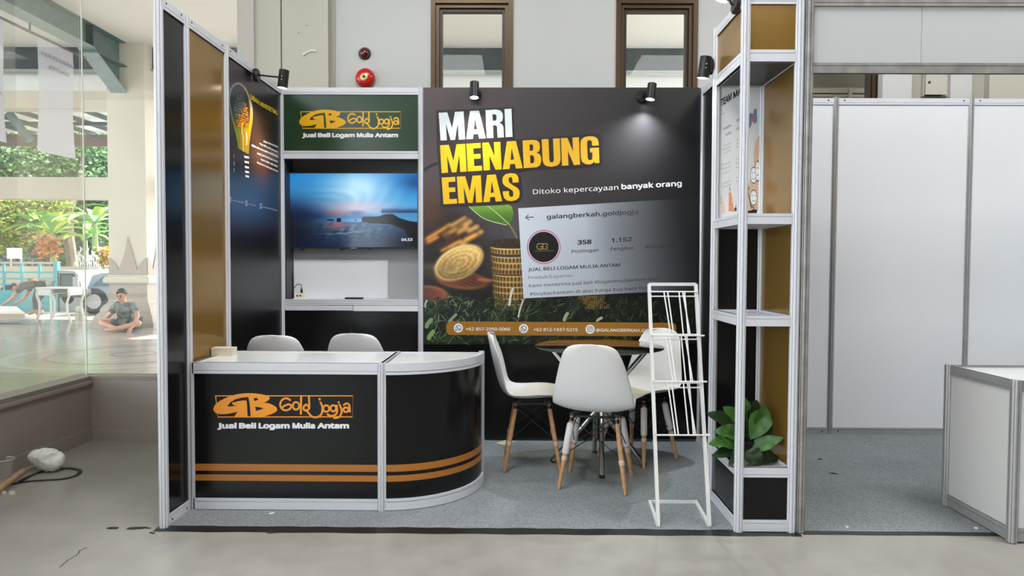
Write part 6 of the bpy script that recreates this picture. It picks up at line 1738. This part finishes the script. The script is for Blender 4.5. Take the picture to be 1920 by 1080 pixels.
c = P_(169, 547); mb = MB(); mb.lathe([(.0, -.09), (.07, -.07), (.1, 0), (.07, .07), (.0, .09)], (c[0], CZ - .1, c[2]), 12, caps=False); obj('mirror', mb, M['alu_grey'], t, True)
for px in (178, 285):
    c = P_(px, 590); mb = MB(); mb.tube([(c[0], CZ - .03, .28), (c[0], CZ + .2, .28)], .33, 28); wh = obj('wheel', mb, mat('tyre', (.05, .05, .05, 1), .8), t, True); mb = MB(); mb.tube([(c[0], CZ - .05, .28), (c[0], CZ - .02, .28)], .19, 20); obj('rim', mb, M['alu_grey'], wh, True)
for px, r_, lab in ((120, .10, 'pale traffic bollard in front of the truck cab'),):
    pass
# ================================================================== OUTSIDE: furniture on the terrace
c = PZ(149, 600)
t = thing('stool_drum', (c[0], c[1], 0), 'pale round-topped bollard near the glass joint outside', 'bollard')
mb = MB(); mb.tube([(c[0], c[1], 0), (c[0], c[1], .17)], .085, 16); obj('post_body', mb, M['cream'], t, True)
mb = MB(); mb.lathe([(.02, .17), (.07, .19), (.08, .24), (.05, .29), (.01, .30)], (c[0], c[1], 0), 16); obj('cap', mb, mat('pale_cap', (.62, .66, .5, 1), .5), t, True)
# white timber platform
a = PZ(47, 607); d_ = PZ(72, 592); X0 = -12.6
t = thing('platform', (a[0] - 1, a[1], 0), 'low wooden platform with pale top at the left outside', 'platform')
a = PZ(47, 607)
pa, pb = PZ(47, 607), PZ(74, 591); pol = [(X0, pa[1]), (pa[0], pa[1]), (pb[0] - .45, pb[1] - .2), (X0, pb[1] - .2)]
mb = MB(); mb.prism(pol, .05, .20); obj('skirt', mb, mat('plywood_edge', (.50, .36, .26, 1), .6), t)
mb = MB(); mb.prism([(x + (.02 if i in (1, 2) else -.02), y + (-.02 if i < 2 else .02)) for i, (x, y) in enumerate(pol)], .20, .225); obj('top', mb, mat('pale_board', (.75, .70, .64, 1), .4), t)
for x in (X0 + .1, pb[0] - .75): mb = MB(); mb.box(x, x + .08, a[1] + .05, pb[1] - .25, 0, .05); obj('runner', mb, M['wood'], t)
# school desk with curved legs
D = 14.6; dk0 = PY(68, 598, D); dk1 = PY(131, 598, D); zt = PY(100, 539, D)[2]
t = thing('side_table', ((dk0[0] + dk1[0]) / 2, D, 0), 'white wooden side table with curved legs and open drawer bay', 'table')
wt = mat('white_table_paint', (.66, .65, .61, 1), .4)
mb = MB(); mb.box(dk0[0], dk1[0], D - .02, D + .55, zt - .03, zt); obj('table_top', mb, wt, t)
mb = MB(); mb.box(dk0[0] + .02, dk0[0] + .30, D, D + .02, zt - .17, zt - .03); mb.box(dk0[0] + .02, dk0[0] + .04, D, D + .5, zt - .17, zt - .03); mb.box(dk1[0] - .04, dk1[0] - .02, D, D + .5, zt - .17, zt - .03); mb.box(dk0[0] + .3, dk0[0] + .32, D, D + .5, zt - .14, zt - .03); obj('apron', mb, wt, t)
mb = MB(); mb.box(dk0[0] + .33, dk1[0] - .04, D + .1, D + .5, zt - .12, zt - .04); obj('drawer_bay', mb, mat('dark_bay', (.1, .1, .105, 1), .6), t)
for sx, x in ((-1, dk0[0] + .03), (1, dk1[0] - .03), (.0, dk0[0] + .31)):
    for y in (D + .02, D + .5):
        if sx == 0 and y > D + .1: continue
        pts = [(x, y, zt - .03), (x + sx * .02, y, zt - .16), (x - sx * .035, y, zt - .32), (x - sx * .03, y, .2), (x + sx * .01, y, .08), (x + sx * .05, y, 0)] if sx else [(x, y, zt - .03), (x, y, 0)]
        mb = MB(); mb.tube(pts, .026, 6); obj('leg', mb, wt, t, True)
mb = MB(); mb.tube([(dk0[0] + .06, D + .02, .2), (dk1[0] - .06, D + .02, .2)], .014, 6); obj('stretcher', mb, wt, t)
# pile of folded metal legs
c = PZ(80, 603)
for k in range(3):
    r_ = random.Random(30 + k); mb = MB(); x0_, y0_ = c[0] - .45 + k * .05, 14.15 - k * .09
    mb.tube([(x0_ - .1, y0_, .02 + .035 * k), (x0_ + .3, y0_ + .06, .05 + .035 * k), (x0_ + .72, y0_ - .02 * k, .035 + .035 * k), (x0_ + .78, y0_ - .1, .02 + .02 * k)], .016, 6); mb.tube([(x0_ + .1, y0_ - .05, .02 + .03 * k), (x0_ + .5, y0_ + .12, .03 + .035 * k)], .014, 6)
    tag(obj('metal_frame', mb, M['alu_grey'], None, True, base=(x0_, y0_, 0)), ['lowest folded metal leg frame lying before the side table', 'middle folded metal leg frame lying before the side table', 'top folded metal leg frame lying before the side table'][k], 'frame', 'folded leg frames')

# ================================================================== PEOPLE
def skinned(name, J, E, Rr, m, parent, root='pelvis', lv=2):
    names = list(J); idx = {k: i for i, k in enumerate(names)}
    me = bpy.data.meshes.new(name); off = woff(parent)
    me.from_pydata([tuple(Vector(J[k])) for k in names], [(idx[a], idx[b]) for a, b in E], [])
    o = bpy.data.objects.new(name, me); COL.objects.link(o)
    sk = o.modifiers.new('skin', 'SKIN'); sk.use_smooth_shade = True
    if not me.skin_vertices: me.skin_vertices.new()
    for i, k in enumerate(names):
        r = Rr[k]; me.skin_vertices[0].data[i].radius = (r, r) if not isinstance(r, tuple) else r
        me.skin_vertices[0].data[i].use_root = (k == root)
    sb = o.modifiers.new('sub', 'SUBSURF'); sb.levels = lv; sb.render_levels = lv
    bpy.context.view_layer.update(); dg = bpy.context.evaluated_depsgraph_get()
    ne = bpy.data.meshes.new_from_object(o.evaluated_get(dg)); ne.materials.clear(); ne.materials.append(m)
    for p in ne.polygons: p.use_smooth = True
    bpy.data.objects.remove(o); bpy.data.meshes.remove(me)
    r = bpy.data.objects.new(name, ne); COL.objects.link(r); r.parent = parent
    return r
skin_a = mat('skin_tone', (.50, .26, .17, 1), .5); skin_b = mat('skin_tone_tan', (.42, .20, .12, 1), .5)
hair_m = mat('dark_hair', (.02, .018, .018, 1), .6)
def head_parts(t, c, look, m, up_=(0, 0, 1), hr=.105):
    c, look, up_ = Vector(c), Vector(look).normalized(), Vector(up_).normalized(); sd = look.cross(up_).normalized(); up_ = sd.cross(look).normalized()
    W = lambda x, y, z: c + sd * x + look * y + up_ * z
    # hair cap over crown and back
    mb = MB(); n, r_ = 16, 9
    for j in range(r_ + 1):
        th = (pi * .56) * j / r_
        for i in range(n):
            a = 2 * pi * i / n; fr2 = .75 - .30 * max(0, sin(a)) + .06 * sin(5 * a)
            th2 = th * (fr2 if sin(a) > 0 else 1.12)
            x, y, z = sin(th2) * cos(a), sin(th2) * sin(a), cos(th2)
            mb.v.append(tuple(W(x * hr * .83, y * hr * .98 - .008, z * hr * 1.10 + .010 + .004 * sin(7 * a + j))))
    for j in range(r_):
        for i in range(n): mb.f.append((j * n + i, j * n + (i + 1) % n, (j + 1) * n + (i + 1) % n, (j + 1) * n + i))
    obj('hair', mb, hair_m, t, True)
    for s_ in (-1, 1):
        mb = MB(); mb.lathe([(.001, -.008), (.009, -.004), (.009, .004), (.001, .008)], tuple(W(s_ * .034, hr * .80, .004)), 8, caps=False); obj('eye', mb, M['black_soft'], t, True)
        mb = MB(); mb.tube([W(s_ * .018, hr * .86, .028), W(s_ * .052, hr * .76, .026)], .005, 5); obj('eyebrow', mb, hair_m, t)
        mb = MB(); mb.tube([W(s_ * .083, 0, .018), W(s_ * .094, -.006, .004), W(s_ * .083, .002, -.024)], [.010, .015, .008], 6); obj('ear', mb, m, t, True)
    mb = MB(); mb.tube([W(0, hr * .82, .015), W(0, hr * 1.02, -.020), W(0, hr * .86, -.03)], [.008, .016, .010], 6); obj('nose', mb, m, t, True)
    mb = MB(); mb.tube([W(-.024, hr * .80, -.055), W(0, hr * .86, -.054), W(.024, hr * .80, -.055)], [.003, .006, .003], 6); obj('mouth', mb, mat('lips', (.34, .12, .09, 1), .5), t, True)
def fingers(J, E, R_, key, wrist, dirv, side, curl):
    # four fingers and a thumb growing out of the palm
    d = Vector(dirv).normalized(); s_ = Vector(side).normalized(); n_ = Vector(curl).normalized(); w_ = Vector(wrist)
    J[key + 'palm'] = w_ + d * .05; R_[key + 'palm'] = (.034, .02); E.append((key, key + 'palm'))
    for i, l in enumerate((.062, .072, .068, .052)):
        b_ = w_ + d * .088 + s_ * (.030 - .020 * i)
        J[key + 'f%da' % i] = b_; J[key + 'f%db' % i] = b_ + d * l * .55 + n_ * .012; J[key + 'f%dc' % i] = b_ + d * l * .8 + n_ * .036
        for q_, rr_ in zip('abc', (.0105, .0095, .008)): R_[key + 'f%d%s' % (i, q_)] = rr_
        E += [(key + 'palm', key + 'f%da' % i), (key + 'f%da' % i, key + 'f%db' % i), (key + 'f%db' % i, key + 'f%dc' % i)]
    J[key + 'ta'] = w_ + d * .04 + s_ * .042 + n_ * .01; J[key + 'tb'] = w_ + d * .075 + s_ * .055 + n_ * .025; R_[key + 'ta'] = .012; R_[key + 'tb'] = .009
    E += [(key + 'palm', key + 'ta'), (key + 'ta', key + 'tb')]
# --- man sitting cross-legged
sp = PY(238, 600, CYF - .70); t = thing('person', (sp[0], CYF - .70, 0), 'person in dark patterned shirt sitting cross-legged at column foot holding a phone', 'person')
J = {'pelvis': (0, .05, .13), 'waist': (0, .02, .25), 'chest': (0, -.05, .40), 'necklow': (0, -.09, .50), 'neck': (0, -.115, .545), 'headlow': (0, -.15, .585), 'head': (0, -.155, .66), 'crown': (0, -.145, .715),
     'shR': (-.16, -.06, .465), 'elR': (-.25, -.20, .25), 'haR': (-.08, -.37, .345), 'shL': (.16, -.06, .465), 'elL': (.28, -.14, .27), 'haL': (.30, -.34, .10),
     'hipR': (-.11, 0, .11), 'knR': (-.37, -.24, .16), 'anR': (.02, -.40, .07), 'toR': (.17, -.42, .05), 'hipL': (.11, 0, .11), 'knL': (.37, -.24, .15), 'anL': (.02, -.50, .055), 'toL': (-.12, -.52, .045)}
R_ = {'pelvis': (.15, .12), 'waist': (.14, .11), 'chest': (.155, .11), 'necklow': .085, 'neck': .055, 'headlow': (.070, .075), 'head': (.082, .098), 'crown': (.058, .07), 'shR': .062, 'elR': .042, 'haR': .027, 'shL': .062, 'elL': .042, 'haL': .027,
      'hipR': .085, 'knR': .062, 'anR': .04, 'toR': .026, 'hipL': .085, 'knL': .062, 'anL': .04, 'toL': .026}
E_ = [('pelvis', 'waist'), ('waist', 'chest'), ('chest', 'necklow'), ('necklow', 'neck'), ('neck', 'headlow'), ('headlow', 'head'), ('head', 'crown'), ('chest', 'shR'), ('shR', 'elR'), ('elR', 'haR'), ('chest', 'shL'), ('shL', 'elL'), ('elL', 'haL'),
      ('pelvis', 'hipR'), ('hipR', 'knR'), ('knR', 'anR'), ('anR', 'toR'), ('pelvis', 'hipL'), ('hipL', 'knL'), ('knL', 'anL'), ('anL', 'toL')]
cloth_src = (dict(J), dict(R_))
fingers(J, E_, R_, 'haR', J['haR'], (.9, -.2, .35), (0, -.2, 1), (0, -1, .2)); fingers(J, E_, R_, 'haL', J['haL'], (-.2, -.6, -.6), (-1, 0, .1), (0, .2, -1))
body = skinned('body', J, E_, R_, skin_a, t)
J, R_ = cloth_src
def cloth(name, keys, edges, grow, m, ends={}, root='waist'):
    j = {k: J[k] for k in keys}; r = {k: (tuple(v + grow for v in R_[k]) if isinstance(R_[k], tuple) else R_[k] + grow) for k in keys}
    e = [q_ for q_ in edges]
    for k, (a, b, f, rr_) in ends.items():
        j[k] = tuple(Vector(J[a]).lerp(Vector(J[b]), f)); r[k] = rr_; e.append((a, k))
    return skinned(name, j, e, r, m, t, root)
shirt_m = mat('camouflage_shirt', (.26, .29, .24, 1), .8, col2=(.03, .036, .036, 1), nscale=16)
cloth('shirt', ['pelvis', 'waist', 'chest', 'necklow', 'shR', 'shL'], [('pelvis', 'waist'), ('waist', 'chest'), ('chest', 'necklow'), ('chest', 'shR'), ('chest', 'shL')], .018, shirt_m, {'slR': ('shR', 'elR', .72, .064), 'slL': ('shL', 'elL', .72, .064)})
cloth('shorts', ['pelvis', 'hipR', 'hipL'], [('pelvis', 'hipR'), ('pelvis', 'hipL')], .02, mat('grey_green_shorts', (.14, .15, .12, 1), .8), {'thR': ('hipR', 'knR', .62, .088), 'thL': ('hipL', 'knL', .62, .088)}, root='pelvis')
lx, ly = t.location.x, t.location.y
head_parts(t, (lx, ly - .155, .665), (-.08, -1, -.42), skin_a)
tp = thing('mobile_phone', (lx - .01, ly - .44, .36), 'small dark phone held in the sitting man\'s hand', 'phone')
mb = MB(); mb.box(lx - .035, lx + .045, ly - .455, ly - .447, .35, .43); obj('case', mb, M['black_soft'], tp); mb = MB(); mb.box(lx - .031, lx + .041, ly - .4465, ly - .446, .355, .426); obj('display', mb, mat('phone_glass', (.05, .08, .12, 1), .1), tp)
# --- man bending over the platform
bp_ = PY(82, 530, 16.6); t = thing('person', (bp_[0], 16.6, -.05), 'person in dark t-shirt bending forward over the low wooden platform', 'person')
hz = bp_[2] + .02
J = {'pelvis': (0, 0, hz), 'waist': (-.16, 0, hz + .06), 'chest': (-.36, 0, hz + .03), 'necklow': (-.48, 0, hz - .02), 'neck': (-.55, -.01, hz - .06), 'headlow': (-.60, -.03, hz - .085), 'head': (-.66, -.04, hz - .10), 'crown': (-.70, -.04, hz - .05),
     'shR': (-.42, -.15, hz - .07), 'elR': (-.64, -.20, hz - .36), 'haR': (-.92, -.16, hz - .54), 'shL': (-.42, .17, hz - .03), 'elL': (-.60, .24, hz - .33), 'haL': (-.86, .22, hz - .50),
     'hipR': (0, -.10, hz - .04), 'knR': (-.12, -.14, hz * .5), 'anR': (.06, -.13, .10), 'toR': (-.10, -.14, .06), 'hipL': (0, .10, hz - .04), 'knL': (-.26, .14, hz * .5), 'anL': (-.34, .14, .10), 'toL': (-.50, .15, .06)}
R_ = dict(R_); R_.update({'pelvis': (.14, .12), 'waist': (.13, .11), 'knR': .06, 'anR': .042, 'knL': .06, 'anL': .042, 'toR': .035, 'toL': .035, 'hipR': .09, 'hipL': .09})
cloth_src = (dict(J), dict(R_))
fingers(J, E_2 := [e for e in E_ if 'f' not in e[1][3:] and 'palm' not in e[0] + e[1] and not e[1].endswith(('ta', 'tb'))], R_, 'haR', J['haR'], (-.8, 0, -.6), (0, -1, 0), (.3, 0, -1)); fingers(J, E_2, R_, 'haL', J['haL'], (-.8, 0, -.6), (0, 1, 0), (.3, 0, -1))
skinned('body', J, E_2, R_, skin_b, t)
J, R_ = cloth_src
cloth('shirt', ['pelvis', 'waist', 'chest', 'necklow', 'shR', 'shL'], [('pelvis', 'waist'), ('waist', 'chest'), ('chest', 'necklow'), ('chest', 'shR'), ('chest', 'shL')], .018, mat('dark_grey_tshirt', (.07, .075, .085, 1), .8), {'slR': ('shR', 'elR', .5, .066), 'slL': ('shL', 'elL', .5, .066)})
cloth('trousers', ['pelvis', 'hipR', 'hipL', 'knR', 'knL'], [('pelvis', 'hipR'), ('pelvis', 'hipL'), ('hipR', 'knR'), ('hipL', 'knL')], .018, mat('dark_trousers', (.03, .032, .038, 1), .8), {'thR': ('knR', 'anR', .85, .058), 'thL': ('knL', 'anL', .85, .058)}, root='pelvis')
head_parts(t, (bp_[0] - .66, 16.56, hz - .145), (-.55, -.55, -.62), skin_b, (-.5, 0, .85))
#--PART5--

# counters, tower and frames stand on the carpet
for o in COL.objects:
    if o.parent is None and o.name.split('.')[0] in ('reception_counter', 'curved_counter', 'white_counter', 'display_tower', 'fascia_frame'):
        o.location.z += .004
